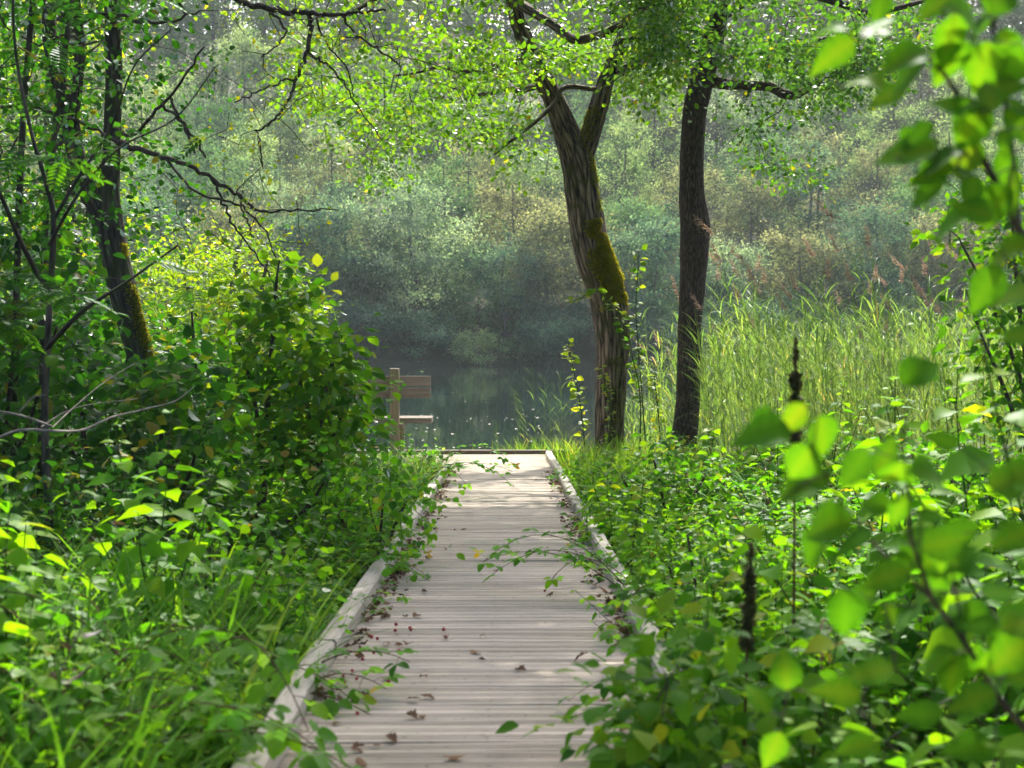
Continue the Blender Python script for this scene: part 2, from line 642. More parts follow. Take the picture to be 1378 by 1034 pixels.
G['cane'] = leaf_mat('bramble_cane', [(0, (.05, .06, .02)), (.5, (.075, .055, .025)), (1, (.10, .035, .025))], trans=.08, tcol=(1.2, 1, .8), gloss=.1)
G['deck'] = wood_mat('deck_wood', (.285, .24, .185), (.54, .465, .375), gamt=.3, axis=0, rough=.62)
G['kerb'] = wood_mat('kerb_wood', (.20, .18, .15), (.42, .385, .33), gamt=.35, axis=1, rough=.7)
G['beam'] = wood_mat('beam_wood', (.045, .032, .022), (.12, .09, .065), gamt=.3, axis=0)
G['bench'] = wood_mat('bench_wood', (.10, .085, .070), (.26, .225, .19), gamt=.2, axis=0, rough=.85)
G['benchpost'] = wood_mat('bench_post_wood', (.09, .075, .048), (.21, .18, .12), gamt=.3, axis=2, rough=.6)
G['screw'] = plain_mat('screw_steel', (.05, .045, .04), .5)

# ground: soil, moss and leaf mould
m, n, out = mat('soil')
tc = N_(n, "ShaderNodeTexCoord")
nz = N_(n, "ShaderNodeTexNoise")
nz.inputs['Scale'].default_value = 2.2
nz.inputs['Detail'].default_value = 9
n.links.new(tc.outputs['Object'], nz.inputs['Vector'])
rr = ramp_(n, [(.3, (.016, .014, .008)), (.5, (.022, .026, .010)), (.7, (.028, .045, .013))], nz.outputs[0])
p = N_(n, "ShaderNodeBsdfPrincipled")
p.inputs['Roughness'].default_value = .95
n.links.new(rr.outputs[0], p.inputs['Base Color'])
b = N_(n, "ShaderNodeBump")
b.inputs['Distance'].default_value = .08
n.links.new(nz.outputs[0], b.inputs['Height'])
n.links.new(b.outputs[0], p.inputs['Normal'])
n.links.new(p.outputs[0], out.inputs[0])
G['soil'] = m

m, n, out = mat('lake_water')
tc = N_(n, "ShaderNodeTexCoord")
mp = N_(n, "ShaderNodeMapping")
mp.inputs['Scale'].default_value = (1.2, .35, 1)
n.links.new(tc.outputs['Object'], mp.inputs[0])
nz = N_(n, "ShaderNodeTexNoise")
nz.inputs['Scale'].default_value = 1.6
nz.inputs['Detail'].default_value = 4
n.links.new(mp.outputs[0], nz.inputs['Vector'])
b = N_(n, "ShaderNodeBump")
b.inputs['Strength'].default_value = .16
b.inputs['Distance'].default_value = .03
n.links.new(nz.outputs[0], b.inputs['Height'])
p = N_(n, "ShaderNodeBsdfPrincipled")
p.inputs['Base Color'].default_value = (.008, .016, .014, 1)
p.inputs['Roughness'].default_value = .035
p.inputs['IOR'].default_value = 1.33
n.links.new(b.outputs[0], p.inputs['Normal'])
n.links.new(p.outputs[0], out.inputs[0])
G['water'] = m

# ------------------------------------------------------------------ ground, lake
xs = np.unique(np.concatenate([np.linspace(-75, -12, 28), np.linspace(-12, 12, 97), np.linspace(12, 75, 28)]))
ys = np.unique(np.concatenate([np.linspace(-12, 26, 115), np.linspace(26, 80, 18), np.linspace(80, 90, 18), np.linspace(90, 205, 30)]))
gx, gy = np.meshgrid(xs, ys)
gz = ground_h(gx, gy)
mb = MB()
nx = len(xs)
ii, jj = np.meshgrid(np.arange(len(ys) - 1), np.arange(nx - 1), indexing='ij')
q = ii * nx + jj
mb.add(np.stack([gx, gy, gz], -1).reshape(-1, 3), np.stack([q, q + 1, q + nx + 1, q + nx], -1).reshape(-1, 4))
tag(mb.build('ground', G['soil']), kind='structure')
mb = MB()
mb.add([(-75, 17, -.5), (75, 17, -.5), (75, 90, -.5), (-75, 90, -.5)], [(0, 1, 2, 3)])
tag(mb.build('lake_water', G['water'], shade=False), kind='structure')


# ------------------------------------------------------------------ boardwalk
def box(mb, x0, x1, y0, y1, z0, z1, tint=.5, mat=0, bev=0.004, jit=0.0):
    b = min(bev, (x1 - x0) / 3, (y1 - y0) / 3, (z1 - z0) / 3)
    V = []
    # an 24-vertex bevelled box: 3 loops of the three faces per corner
    for sx in (0, 1):
        for sy in (0, 1):
            for sz in (0, 1):
                X, Y, Z = (x0, x1)[sx], (y0, y1)[sy], (z0, z1)[sz]
                dx, dy, dz = (b if sx == 0 else -b), (b if sy == 0 else -b), (b if sz == 0 else -b)
                V += [(X, Y + dy, Z + dz), (X + dx, Y, Z + dz), (X + dx, Y + dy, Z)]
    V = np.array(V) + (rng.normal(0, jit, (24, 3)) if jit else 0)

    def c(sx, sy, sz, k):
        return (sx * 4 + sy * 2 + sz) * 3 + k
    Q = [(c(0, 0, 0, 0), c(0, 0, 1, 0), c(0, 1, 1, 0), c(0, 1, 0, 0)), (c(1, 0, 0, 0), c(1, 1, 0, 0), c(1, 1, 1, 0), c(1, 0, 1, 0)),
         (c(0, 0, 0, 1), c(1, 0, 0, 1), c(1, 0, 1, 1), c(0, 0, 1, 1)), (c(0, 1, 0, 1), c(0, 1, 1, 1), c(1, 1, 1, 1), c(1, 1, 0, 1)),
         (c(0, 0, 0, 2), c(0, 1, 0, 2), c(1, 1, 0, 2), c(1, 0, 0, 2)), (c(0, 0, 1, 2), c(1, 0, 1, 2), c(1, 1, 1, 2), c(0, 1, 1, 2))]
    for s in (0, 1):
        for u in (0, 1):
            Q += [(c(0, s, u, 1), c(1, s, u, 1), c(1, s, u, 2), c(0, s, u, 2)),
                  (c(s, 0, u, 0), c(s, 1, u, 0), c(s, 1, u, 2), c(s, 0, u, 2)),
                  (c(s, u, 0, 0), c(s, u, 1, 0), c(s, u, 1, 1), c(s, u, 0, 1))]
    mb.add(V, Q, tint, mat)
    T = [(c(i, j, k, 0), c(i, j, k, 1), c(i, j, k, 2)) for i in (0, 1) for j in (0, 1) for k in (0, 1)]
    mb.add(V, T, tint, mat)


XL, XR = -0.645, 0.545
bw = thing('boardwalk', 'grey weathered grooved timber boardwalk running straight to the lake edge', 'boardwalk', (0, 0, DECK0))
bw.rotation_euler = (-math.atan(SLOPE), 0, 0)
mb = MB()
pitch, bwid, gap = 0.096, 0.089, 0.007
y = -2.0
k = 0
# profile of a ribbed board: four shallow grooves
prof = [(0, -.004), (.004, 0)]
for g in (.024, .0445, .065):
    prof += [(g - .0062, 0), (g - .0042, -.006), (g + .0042, -.006), (g + .0062, 0)]
prof += [(bwid - .004, 0), (bwid, -.004), (bwid, -.03), (0, -.03)]
prof = np.array(prof)
while y < 19.72:
    xl = XL - .09 + rng.uniform(-.012, .012)
    xr = XR + .09 + rng.uniform(-.012, .012)
    if y > 16.5:
        xl = -4.3 + rng.uniform(-.01, .01)
    zoff = rng.normal(0, .0018)
    tilt = rng.normal(0, .004)
    nX = 6
    X = np.linspace(xl, xr, nX)
    V = []
    for i, x in enumerate(X):
        V.append(np.stack([np.full(len(prof), x), y + prof[:, 0] + rng.normal(0, .0008), prof[:, 1] + zoff + tilt * (x + .2) + rng.normal(0, .0006)], -1))
    V = np.array(V)
    m_ = len(prof)
    i = np.arange(nX - 1)[:, None] * m_
    j = np.arange(m_)[None]
    jn = (j + 1) % m_
    Q = np.stack([i + j, i + m_ + j, i + m_ + jn, i + jn], -1).reshape(-1, 4)
    tv = float(np.clip(rng.normal(.5, .22), 0, 1))
    mb.add(V.reshape(-1, 3), Q, tv)
    mb.add(V[-1], [list(range(m_))], tv)
    mb.add(V[0], [list(range(m_))[::-1]], tv)
    for sx in (XL + .05, -0.055, XR - .05):
        for oy in (.028, .062):
            if oy > .05 and k % 2:
                continue
            a = np.linspace(0, 2 * math.pi, 7)[:-1]
            xx = sx + rng.normal(0, .006)
            mb.add(np.stack([xx + .005 * np.cos(a), y + oy + .005 * np.sin(a), np.full(6, zoff + .0012)], -1), [list(range(6))], .2, 1)
    y += pitch
    k += 1
mb.build('deck', [G['deck'], G['screw']], bw, shade=False)
# bearers and posts under the deck
for x in (XL - .02, XR + .02):
    b_ = MB()
    box(b_, x - .04, x + .04, -2, 19.7, -.17, -.034, .3)
    b_.build('bearer', G['beam'], bw, False)
for yy in (1.5, 5.5, 9.5, 13.5, 17.5):
    for x in (XL - .02, XR + .02):
        b_ = MB()
        box(b_, x - .05, x + .05, yy - .05, yy + .05, -.9, -.173, .3)
        b_.build('post', G['beam'], bw, False)


def kerb(name, a, b_, w=.085, h=.078, z=0.003, tint=.6):
    """a kerb beam with its inner bottom edge from a to b, lying on the deck"""
    a = Vector(a)
    b_ = Vector(b_)
    L = (b_ - a).length
    mk = MB()
    nseg = 7
    ring = [(0, z), (w, z), (w, h - .012), (w - .012, h), (.012, h), (0, h - .012)]
    V = []
    for i in range(nseg + 1):
        t = i / nseg
        wob = rng.normal(0, .002)
        V.append([(rx + wob, t * L, rz + (rng.normal(0, .0015) if rz > .01 else 0)) for rx, rz in ring])
    V = np.array(V)
    i = np.arange(nseg)[:, None] * 6
    j = np.arange(6)[None]
    jn = (j + 1) % 6
    Q = np.stack([i + j, i + jn, i + 6 + jn, i + 6 + j], -1).reshape(-1, 4)
    mk.add(V.reshape(-1, 3), Q, tint)
    mk.add(V[0], [[5, 4, 3, 2, 1, 0]], tint)
    mk.add(V[-1], [[0, 1, 2, 3, 4, 5]], tint)
    o = mk.build(name, G['kerb'], bw, False)
    o.location = a
    o.rotation_euler = (0, 0, -math.atan2(b_.x - a.x, b_.y - a.y))
    return o


for y0, y1, d0, d1 in ((-1.5, 2.45, .03, .03), (2.46, 5.35, .035, -.01), (5.37, 9.3, -.005, .0), (9.31, 13.3, 0, -.01), (13.32, 16.45, -.005, .015)):
    kerb('kerb_rail', (XL - .085 + d0, y0, 0), (XL - .085 + d1, y1, 0), tint=rng.uniform(.4, .8))
for y0, y1, d0, d1 in ((-1.5, 2.9, .01, .0), (2.92, 6.9, -.03, .0), (6.92, 11.2, .0, .01), (11.22, 15.4, -.005, .0), (15.42, 19.2, .0, -.012)):
    kerb('kerb_rail', (XR + d0, y0, 0), (XR + d1, y1, 0), tint=rng.uniform(.5, .9))
b_ = MB()
box(b_, -4.35, 0.95, 19.76, 19.9, -.16, .058, .35, bev=.006)
b_.build('end_beam', G['beam'], bw, False)

# ------------------------------------------------------------------ bench
BY = 18.8
bx = at(531, 560, BY).x
bench = thing('wooden_bench', 'brown timber bench with tall square back post facing the lake beside the boardwalk', 'bench', (bx, BY, deck_z(BY) + .004))
for ox in (0.0, -1.18):
    b_ = MB()
    box(b_, ox - .062, ox + .062, -.06, .06, 0, 1.20, .55, bev=.006)
    b_.build('back_post', G['benchpost'], bench, False)
    b_ = MB()
    box(b_, ox + .064, ox + .108, .0, .40, .39, .459, .4, bev=.004)
    b_.build('seat_bracket', G['benchpost'], bench, False)
    b_ = MB()
    box(b_, ox - .045, ox + .1, .36, .46, 0, .388, .4, bev=.006)
    b_.build('front_leg', G['benchpost'], bench, False)
for z0, z1, t in ((.96, 1.095, .5), (.80, .935, .3)):
    b_ = MB()
    box(b_, -1.6, .478, .063, .103, z0, z1, t, bev=.004)
    b_.build('back_plank', G['bench'], bench, False)
for k, (y0, y1) in enumerate(((.064, .205), (.213, .354), (.362, .50))):
    b_ = MB()
    box(b_, -1.62, .49, y0 + .042, y1 + .04, .462, .53 + .002 * k, .15, bev=.004)
    b_.build('seat_plank', G['bench'], bench, False)

# ------------------------------------------------------------------ the two oaks
OAKLEAF = low_tpl(.24, .30, .12)
OVAL = low_tpl(.34, .27, .12)
SLIM = low_tpl(.15, .12, .10)
ROUND = low_tpl(.42, .36, .10)


def rel(P, o):
    return np.asarray(P, float) - np.array(o.location)[None]


def trunk_parts(o, rows, Y, name, mats, sides=28, per=10, rough=.05, flare=0.0, rfreq=7.0, mb=None, base=None):
    P, r = pxpath(rows, Y, per)
    if flare:
        h = np.linspace(0, 1, len(P))
        r = r * (1 + flare * np.exp(-h * 14))
    own = mb is None
    if own:
        mb = MB()
    tube(mb, rel(P, o), r, sides, rough=rough, rfreq=rfreq)
    if own:
        mb.build(name, mats, o)
    return P, r



def shade_roof(n, x0, x1, y0, y1, z0, z1):
    out = []
    while len(out) < n:
        g = np.array([rng.uniform(x0, x1), rng.uniform(y0, y1), .3])
        z = rng.uniform(z0, z1)
        P = g + SUN * ((z - .3) / SUN[2])
        if (P[2] - EYE) / P[1] > .262:
            out.append(P)
    return np.array(out)


YO = 19.3
base = at(822, 628, YO)
oak = thing('oak_tree', 'mossy oak with deeply furrowed forked trunk leaning left by the lake edge', 'tree', (base.x, base.y, float(ground_h(base.x, base.y)) - .05))
main_rows = [(816, 690, 48), (818, 640, 44), (820, 600, 39), (821, 560, 39), (823, 500, 41), (824, 445, 47), (816, 390, 51), (799, 345, 50), (786, 280, 46), (778, 222, 45),
             (762, 177, 35), (746, 135, 28, -.1), (724, 92, 26, -.3), (704, 48, 23, -.5), (690, 0, 20, -.8), (682, -60, 20, -1.0), (690, -150, 15, -1.2), (676, -260, 8, -1.3)]
fork_rows = [(780, 225, 30), (792, 190, 27), (801, 158, 26), (809, 132, 25), (817, 104, 22), (832, 66, 18), (846, 28, 15, -.2), (858, -30, 13, -.4), (880, -120, 10, -.6), (890, -230, 6, -.8)]
mb = MB()
P1, r1 = trunk_parts(oak, main_rows, YO, '', None, mb=mb, sides=48, per=14, rough=.07, flare=.28, rfreq=9)
P2, r2 = trunk_parts(oak, fork_rows, YO, '', None, mb=mb, sides=32, per=12, rough=.06, rfreq=9)
trunk = mb.build('trunk', G['bark_oak'], oak)
limbs = [[(819, 106, 15), (832, 98, 13), (845, 92, 12, -.2), (866, 80, 10, -.4), (893, 68, 8, -.6), (920, 52, 7, -.8), (945, 20, 5, -1)],
         [(716, 78, 12), (700, 82, 10, -.2), (672, 88, 9, -.5), (640, 95, 8, -.7), (618, 96, 7, -.8), (594, 90, 6, -1), (560, 98, 4, -1.2), (530, 102, 3, -1.3)],
         [(735, 112, 10, .1), (700, 122, 8, .2), (684, 120, 7, .3), (660, 126, 6, .3), (632, 128, 4, .4)],
         [(800, 120, 7, -.2), (760, 118, 7, -.6), (745, 140, 6, -.7), (720, 165, 5, -.9), (690, 188, 4, -1.1), (665, 208, 3, -1.2)],
         [(690, 0, 15, -.8), (740, 30, 13, -1.3), (770, 52, 13, -1.6), (798, 50, 12, -1.8), (830, 36, 10, -2), (860, 15, 9, -2.2), (890, 0, 7, -2.4)],
         [(684, -40, 14, -1), (640, -50, 12, -1.3), (580, -30, 10, -1.6), (520, -10, 8, -1.9), (470, 20, 5, -2.2)],
         [(690, -150, 12, -1.2), (640, -240, 10, -2), (590, -330, 8, -3), (540, -420, 6, -4)],
         [(690, -200, 10, -1.3), (740, -320, 9, -2.2), (780, -430, 7, -3.2)]]
roots = [P1[70:], P2[60:]]
mb = MB()
for l in limbs:
    P, r = pxpath(l, YO, 7)
    tube(mb, rel(P, oak), r, 9, rough=.08, rfreq=20)
    roots.append(P[6:])
roots = np.concatenate(roots)[::2]

lowline = np.array([(380, 130), (430, 195), (480, 225), (520, 235), (560, 215), (600, 205), (640, 210), (680, 222), (720, 225), (750, 200), (790, 175), (830, 160), (870, 150), (905, 135), (930, 60)])
T = []
while len(T) < 720:
    px = rng.uniform(385, 925)
    py = rng.uniform(-120, 260)
    low = np.interp(px, lowline[:, 0], lowline[:, 1])
    if py > low - 8 or rng.random() > (0.45 + 0.55 * smooth(low, low - 150, py)):
        continue
    if px < 500 and rng.random() < .3:
        continue
    if px < 640 and py < 110 and rng.random() < .5:
        continue
    if 715 < px < 815 and 80 < py and rng.random() < .8:
        continue
    if 790 < px < 930 and 100 < py and rng.random() < .45:
        continue
    Y = rng.uniform(15.0, 20.0) if py < 90 else rng.uniform(17.2, 20.6)
    if 700 < px < 800 and 60 < py:
        Y = rng.uniform(19.8, 21)
    elif px > 640 and py < 130:
        Y = rng.uniform(16, 22.0)
    T.append(tuple(at(px, py, Y)))
for _ in range(150):
    px, py = rng.uniform(560, 930), rng.uniform(-60, 100)
    T.append(tuple(at(px, py, rng.uniform(16.5, 21))))
for px, py in ((655, 218), (690, 226), (705, 232), (500, 245), (512, 250), (535, 236), (490, 235), (600, 225), (548, 180), (585, 190), (850, 120), (868, 140), (885, 150), (860, 105), (890, 118), (905, 140), (875, 128)):
    T.append(tuple(at(px, py, rng.uniform(18.5, 19.5))))
while len(T) < 890:                      # crown above the picture
    px = rng.uniform(330, 1000)
    py = -120 - rng.exponential(230)
    T.append(tuple(at(px, py, rng.uniform(12.0, 16.5))))
T = np.array(T)
drop = sunlit_path(T) & (rng.random(len(T)) < .9)
inpic = (T[:, 2] - EYE) / T[:, 1] < .2
T = T[~drop | (inpic & (rng.random(len(T)) < .6))]
ROOF = np.concatenate([shade_roof(330, -1.0, .55, 2.2, 11.2, 5.0, 8.0), shade_roof(70, -3.4, -1.0, 6.2, 8.6, 5.0, 8.0)])  # unseen leaf clusters added above the view to shade boards and left bank
T = np.concatenate([T, ROOF])
ch = grow(rel(roots, oak), rel(T, oak), step=.2, jit=.10, tip=.0035, rmax=.045, sag=-.02)
add_chains(mb, ch)
mb.build('limb', G['bark_oak'], oak)
mb = MB()
Tr = rel(T, oak)
spray(mb, Tr, 38, .19, .09, OAKLEAF, up=.45, tint=(.46, .18), flat=.6, droop=.25)
tips = np.concatenate([c[0][len(c[0]) // 2:] for c in ch])
tips = tips[rng.random(len(tips)) < .8]
spray(mb, tips, 10, .12, .082, OAKLEAF, up=.45, tint=(.5, .2), flat=.7)
spray(mb, rel(ROOF, oak), 46, .34, .11, OAKLEAF, up=.6, tint=(.5, .2), flat=.5)
mb.build('crown', G['oak'], oak)

# moss cushions on the trunk
def moss_on(parent, P, r, o, lo, hi, n, facing, spreadd, L=.02, tint=.5):
    mb = MB()
    i = rng.uniform(lo, hi, n)
    i0 = i.astype(int)
    f = (i - i0)[:, None]
    C = P[i0] * (1 - f) + P[np.minimum(i0 + 1, len(P) - 1)] * f
    rr_ = r[i0]
    T_ = norm(P[np.minimum(i0 + 1, len(P) - 1)] - P[i0])
    a = facing + rng.normal(0, spreadd, n)
    D = np.stack([np.sin(a), -np.cos(a), np.zeros(n)], -1)
    D = norm(D - T_ * np.sum(D * T_, 1, keepdims=True))
    Q = C + D * (rr_ * rng.uniform(.97, 1.05, n))[:, None]
    edge = np.array([mnoise.noise(Vector(q * 7)) for q in Q])
    end = np.minimum(i - lo, hi - i) / (hi - lo)
    keep = edge + 1.6 * end + .5 * np.array([mnoise.noise(Vector(q * 19)) for q in Q]) - .9 * np.abs((a - facing) / (spreadd * 2.2)) > -.12
    Q, D = Q[keep], D[keep]
    A = norm(D + rng.normal(0, .5, D.shape) + np.array([0, 0, .35]))
    leaves(mb, rel(Q, o), A, rng.normal(0, 1, D.shape), L * rng.uniform(.5, 1.3, len(Q)), low_tpl(.3, .2), np.clip(rng.normal(tint, .22, len(Q)), 0, 1))
    return mb.build('moss', G['moss'], parent)


def seg(P, Y, py_hi, py_lo):
    """indices on a trunk path between two photograph rows"""
    py = 443 - (P[:, 2] - EYE) / P[:, 1] * F
    return np.argmin(np.abs(py - py_hi)), np.argmin(np.abs(py - py_lo))


a0, a1 = seg(P1, YO, 420, 300)
moss_on(trunk, P1, r1, oak, a0, a1, 20000, .45, .55, .026, .6)
a0, a1 = seg(P1, YO, 620, 420)
moss_on(trunk, P1, r1, oak, a0, a1, 3500, .3, .3, .016, .2)
a0, a1 = seg(P1, YO, 300, 190)
moss_on(trunk, P1, r1, oak, a0, a1, 3500, 1.0, .25, .016, .3)
a0, a1 = seg(P2, YO, 222, 150)
moss_on(trunk, P2, r2, oak, a0, a1, 2500, -.5, .6, .02, .45)

YD = 18.8
base = at(918, 610, YD)
oak2 = thing('oak_tree', 'slim dark oak with smooth straight trunk and one long horizontal limb over the reeds', 'tree', (base.x, base.y, float(ground_h(base.x, base.y)) - .05))
rows = [(911, 690, 40), (915, 640, 38), (918, 605, 35), (924, 560, 32), (927, 500, 32), (928, 442, 32), (932, 380, 35), (935, 325, 39), (935, 298, 40), (931, 260, 34), (931, 210, 32),
        (934, 160, 32), (941, 122, 33), (948, 92, 33), (955, 68, 32), (963, 38, 27, -.1), (972, 0, 23, -.3), (982, -60, 19, -.5), (975, -160, 13, -.6), (990, -280, 7, -.7)]
mb = MB()
P1, r1 = trunk_parts(oak2, rows, YD, '', None, mb=mb, sides=36, per=12, rough=.05, flare=.25, rfreq=7)
mb.build('trunk', G['bark_dark'], oak2)
limbs = [[(950, 108, 17), (975, 113, 15, -.1), (1005, 115, 13, -.3), (1035, 117, 13, -.5), (1056, 127, 13, -.6), (1075, 126, 11, -.7), (1100, 113, 9, -.8), (1130, 98, 7, -.9), (1165, 78, 4, -1)],
         [(955, 84, 12), (985, 78, 10, .3), (1030, 68, 9, .5), (1075, 62, 8, .6), (1110, 52, 6, .7), (1150, 48, 4, .8)],
         [(950, 78, 14), (930, 62, 12, -.3), (905, 54, 10, -.6), (880, 50, 8, -.9), (845, 52, 5, -1.2)],
         [(966, 25, 16), (1010, 0, 13, -.5), (1070, -10, 12, -.9), (1130, 4, 11, -1.2), (1165, 18, 9, -1.4), (1205, 12, 7, -1.6), (1250, 0, 5, -1.8)],
         [(1155, 14, 8, -1.3), (1158, 0, 7, -1.2), (1168, -40, 5, -1)],
         [(975, -20, 14, -.4), (930, -70, 11, -1.2), (890, -130, 9, -2.2), (840, -220, 7, -3.2)],
         [(980, -100, 12, -.5), (1040, -200, 9, -1.4), (1110, -300, 7, -2.4)]]
roots = [P1[100:]]
mb = MB()
for l in limbs:
    P, r = pxpath(l, YD, 7)
    tube(mb, rel(P, oak2), r, 9, rough=.10, rfreq=20)
    roots.append(P[5:])
roots = np.concatenate(roots)[::2]
lowline = np.array([(840, 20), (880, 80), (930, 90), (960, 78), (1000, 100), (1040, 95), (1075, 110), (1095, 125), (1125, 132), (1150, 122), (1180, 128), (1215, 95), (1245, 60), (1280, 40), (1300, 0)])
T = []
while len(T) < 1080:
    px = rng.uniform(842, 1290)
    py = rng.uniform(-120, 140)
    low = np.interp(px, lowline[:, 0], lowline[:, 1])
    if py > low - 6 or rng.random() > (0.5 + 0.5 * smooth(low, low - 60, py)):
        continue
    if px < 975 and px > 925 and py > 75:
        continue
    T.append(tuple(at(px, py, rng.uniform(15.5, 20))))
for px, py in ((1005, 170), (1015, 180), (1010, 195), (1045, 225), (1030, 215), (1060, 230), (1075, 235), (1040, 238), (1085, 255), (1070, 225), (1000, 128), (1025, 140), (1050, 150), (1100, 150), (1118, 148), (1108, 140), (1075, 155), (1145, 130), (980, 172), (1000, 140)):
    T.append(tuple(at(px, py, rng.uniform(18.0, 18.7))))
while len(T) < 1100:
    px = rng.uniform(780, 1300)
    py = -120 - rng.exponential(220)
    T.append(tuple(at(px, py, rng.uniform(12.5, 16.0))))
T = np.array(T)
drop = sunlit_path(T) & (rng.random(len(T)) < .9)
inpic = (T[:, 2] - EYE) / T[:, 1] < .2
T = T[~drop | (inpic & (rng.random(len(T)) < .92))]
ch = grow(rel(roots, oak2), rel(T, oak2), step=.2, jit=.10, tip=.0035, rmax=.04)
add_chains(mb, ch)
mb.build('limb', G['bark_dark'], oak2)
mb = MB()
spray(mb, rel(T, oak2), 44, .19, .084, OAKLEAF, up=.45, tint=(.5, .2), flat=.6, droop=.25)
tips = np.concatenate([c[0][len(c[0]) // 2:] for c in ch])
spray(mb, tips[rng.random(len(tips)) < .8], 10, .11, .076, OAKLEAF, up=.45, tint=(.45, .2), flat=.7)
mb.build('crown', G['oakdark'], oak2)

# ------------------------------------------------------------------ left bank trees
YL = 11.0
base = at(232, 760, YL)
lean = thing('leaning_tree', 'dark two stemmed tree leaning out of the left thicket', 'tree', (base.x, base.y, float(ground_h(base.x, base.y)) - .05))
A_ = [(262, 770, 36), (240, 660, 34), (222, 585, 33), (205, 530, 34), (190, 480, 36), (176, 430, 38), (160, 370, 38), (150, 315, 36), (147, 262, 28), (150, 200, 23), (153, 120, 22), (152, 40, 22), (150, -40, 20), (160, -140, 16, -.4), (180, -280, 10, -1)]
B_ = [(158, 350, 28), (138, 300, 28), (118, 252, 27), (102, 205, 25), (94, 160, 22), (80, 110, 20), (68, 60, 19), (65, 0, 18), (60, -80, 14), (40, -200, 8)]
C_ = [(97, 170, 14), (104, 120, 14), (108, 60, 13), (102, 0, 12), (95, -90, 9), (120, -200, 6)]
mb = MB()
PA, rA = trunk_parts(lean, A_, YL, '', None, mb=mb, sides=28, per=10, rough=.07, flare=.2)
PB, rB = trunk_parts(lean, B_, YL, '', None, mb=mb, sides=20, per=8, rough=.07)
PC, rC = trunk_parts(lean, C_, YL, '', None, mb=mb, sides=16, per=8, rough=.07)
ltrunk = mb.build('trunk', G['bark_lean'], lean)
a0, a1 = seg(PA, YL, 640, 330)
moss_on(ltrunk, PA, rA, lean, a0, a1, 6000, .9, .35, .016, .45)
mb = MB()
roots = [PA[80:], PB[30:], PC[20:]]
# long overhead branches that hang into the picture, nearly bare
hang = [[(152, -60, 14, -.2), (230, -50, 11, -.6), (300, -10, 9, -1), (340, 8, 8.5, -1.2), (380, 16, 8, -1.3), (416, 17, 7.5, -1.4), (450, 20, 5.5, -1.5), (480, 18, 4, -1.5), (520, 12, 3, -1.6)],
        [(414, 15, 6.5, -1.4), (418, 32, 6.5, -1.4), (414, 58, 6, -1.45), (409, 82, 5, -1.5), (398, 108, 4.6, -1.5), (388, 135, 4, -1.55), (370, 160, 3.4, -1.6), (346, 178, 2.6, -1.6)],
        [(398, 105, 3.2, -1.5), (372, 112, 2.8, -1.6), (345, 124, 2.3, -1.7), (318, 138, 1.8, -1.8)],
        [(413, 68, 4, -1.4), (430, 82, 3.6, -1.3), (446, 92, 3, -1.2), (462, 112, 2.4, -1.1), (486, 150, 2, -1), (515, 190, 1.6, -.9)],
        [(366, 18, 4, -1.3), (378, 28, 3.5, -1.35), (384, 45, 3, -1.4), (372, 62, 2.5, -1.4), (352, 78, 2, -1.5)],
        [(346, 178, 2.4, -1.6), (352, 200, 2, -1.6), (354, 225, 1.6, -1.6)],
        [(460, 22, 4, -1.5), (472, 40, 3.5, -1.5), (500, 62, 3, -1.5), (530, 82, 2.5, -1.5), (540, 92, 2, -1.5)],
        [(425, 22, 3.2, -1.4), (440, 60, 2.6, -1.3), (468, 95, 2.2, -1.2), (475, 130, 1.6, -1.2)],
        # dark twig sweeping across the left thicket and its forks
        [(140, 185, 9, -.8), (170, 196, 8, -1), (205, 208, 7, -1.2), (250, 222, 6, -1.4), (285, 240, 5.4, -1.5), (320, 262, 4.6, -1.6), (345, 283, 4, -1.7), (390, 284, 2.6, -1.8), (455, 283, 1.6, -1.9)],
        [(150, 165, 6, -.8), (175, 182, 5, -1), (210, 150, 4.4, -1.2), (245, 110, 3.6, -1.4), (275, 60, 2.4, -1.6)],
        [(228, 132, 4.4, -1.2), (250, 175, 4, -1.3), (262, 205, 3.4, -1.4)],
        [(215, 140, 4.2, -1.3), (240, 160, 3.8, -1.3), (258, 180, 3.6, -1.3), (278, 212, 3, -1.4)],
        [(285, 240, 4.4, -1.5), (300, 275, 3.8, -1.5), (318, 310, 3, -1.5), (345, 345, 2.4, -1.5), (362, 372, 1.8, -1.5)],
        [(225, 216, 4, -1.3), (262, 258, 3.4, -1.5), (310, 272, 3, -1.6), (350, 300, 2.4, -1.7), (368, 345, 1.8, -1.7)],
        [(320, 262, 3.2, -1.6), (328, 285, 2.6, -1.6), (340, 320, 2, -1.6)],
        [(60, 10, 7, -.8), (110, 22, 5.5, -1), (160, 20, 5, -1.2), (215, 32, 4, -1.4), (270, 14, 2.4, -1.6)],
        [(0, 145, 5, -2.2), (38, 143, 5, -2.2), (80, 155, 4.5, -2.1), (120, 170, 4, -2), (150, 188, 3.4, -2)]]
for l in hang:
    P, r = pxpath(l, YL, 6)
    P = P + rng.normal(0, .006, P.shape)
    tube(mb, rel(P, lean), r, 7, rough=.12, rfreq=40)
    roots.append(P[8:])
roots = np.concatenate(roots)[::2]
T = []
ys_ = []
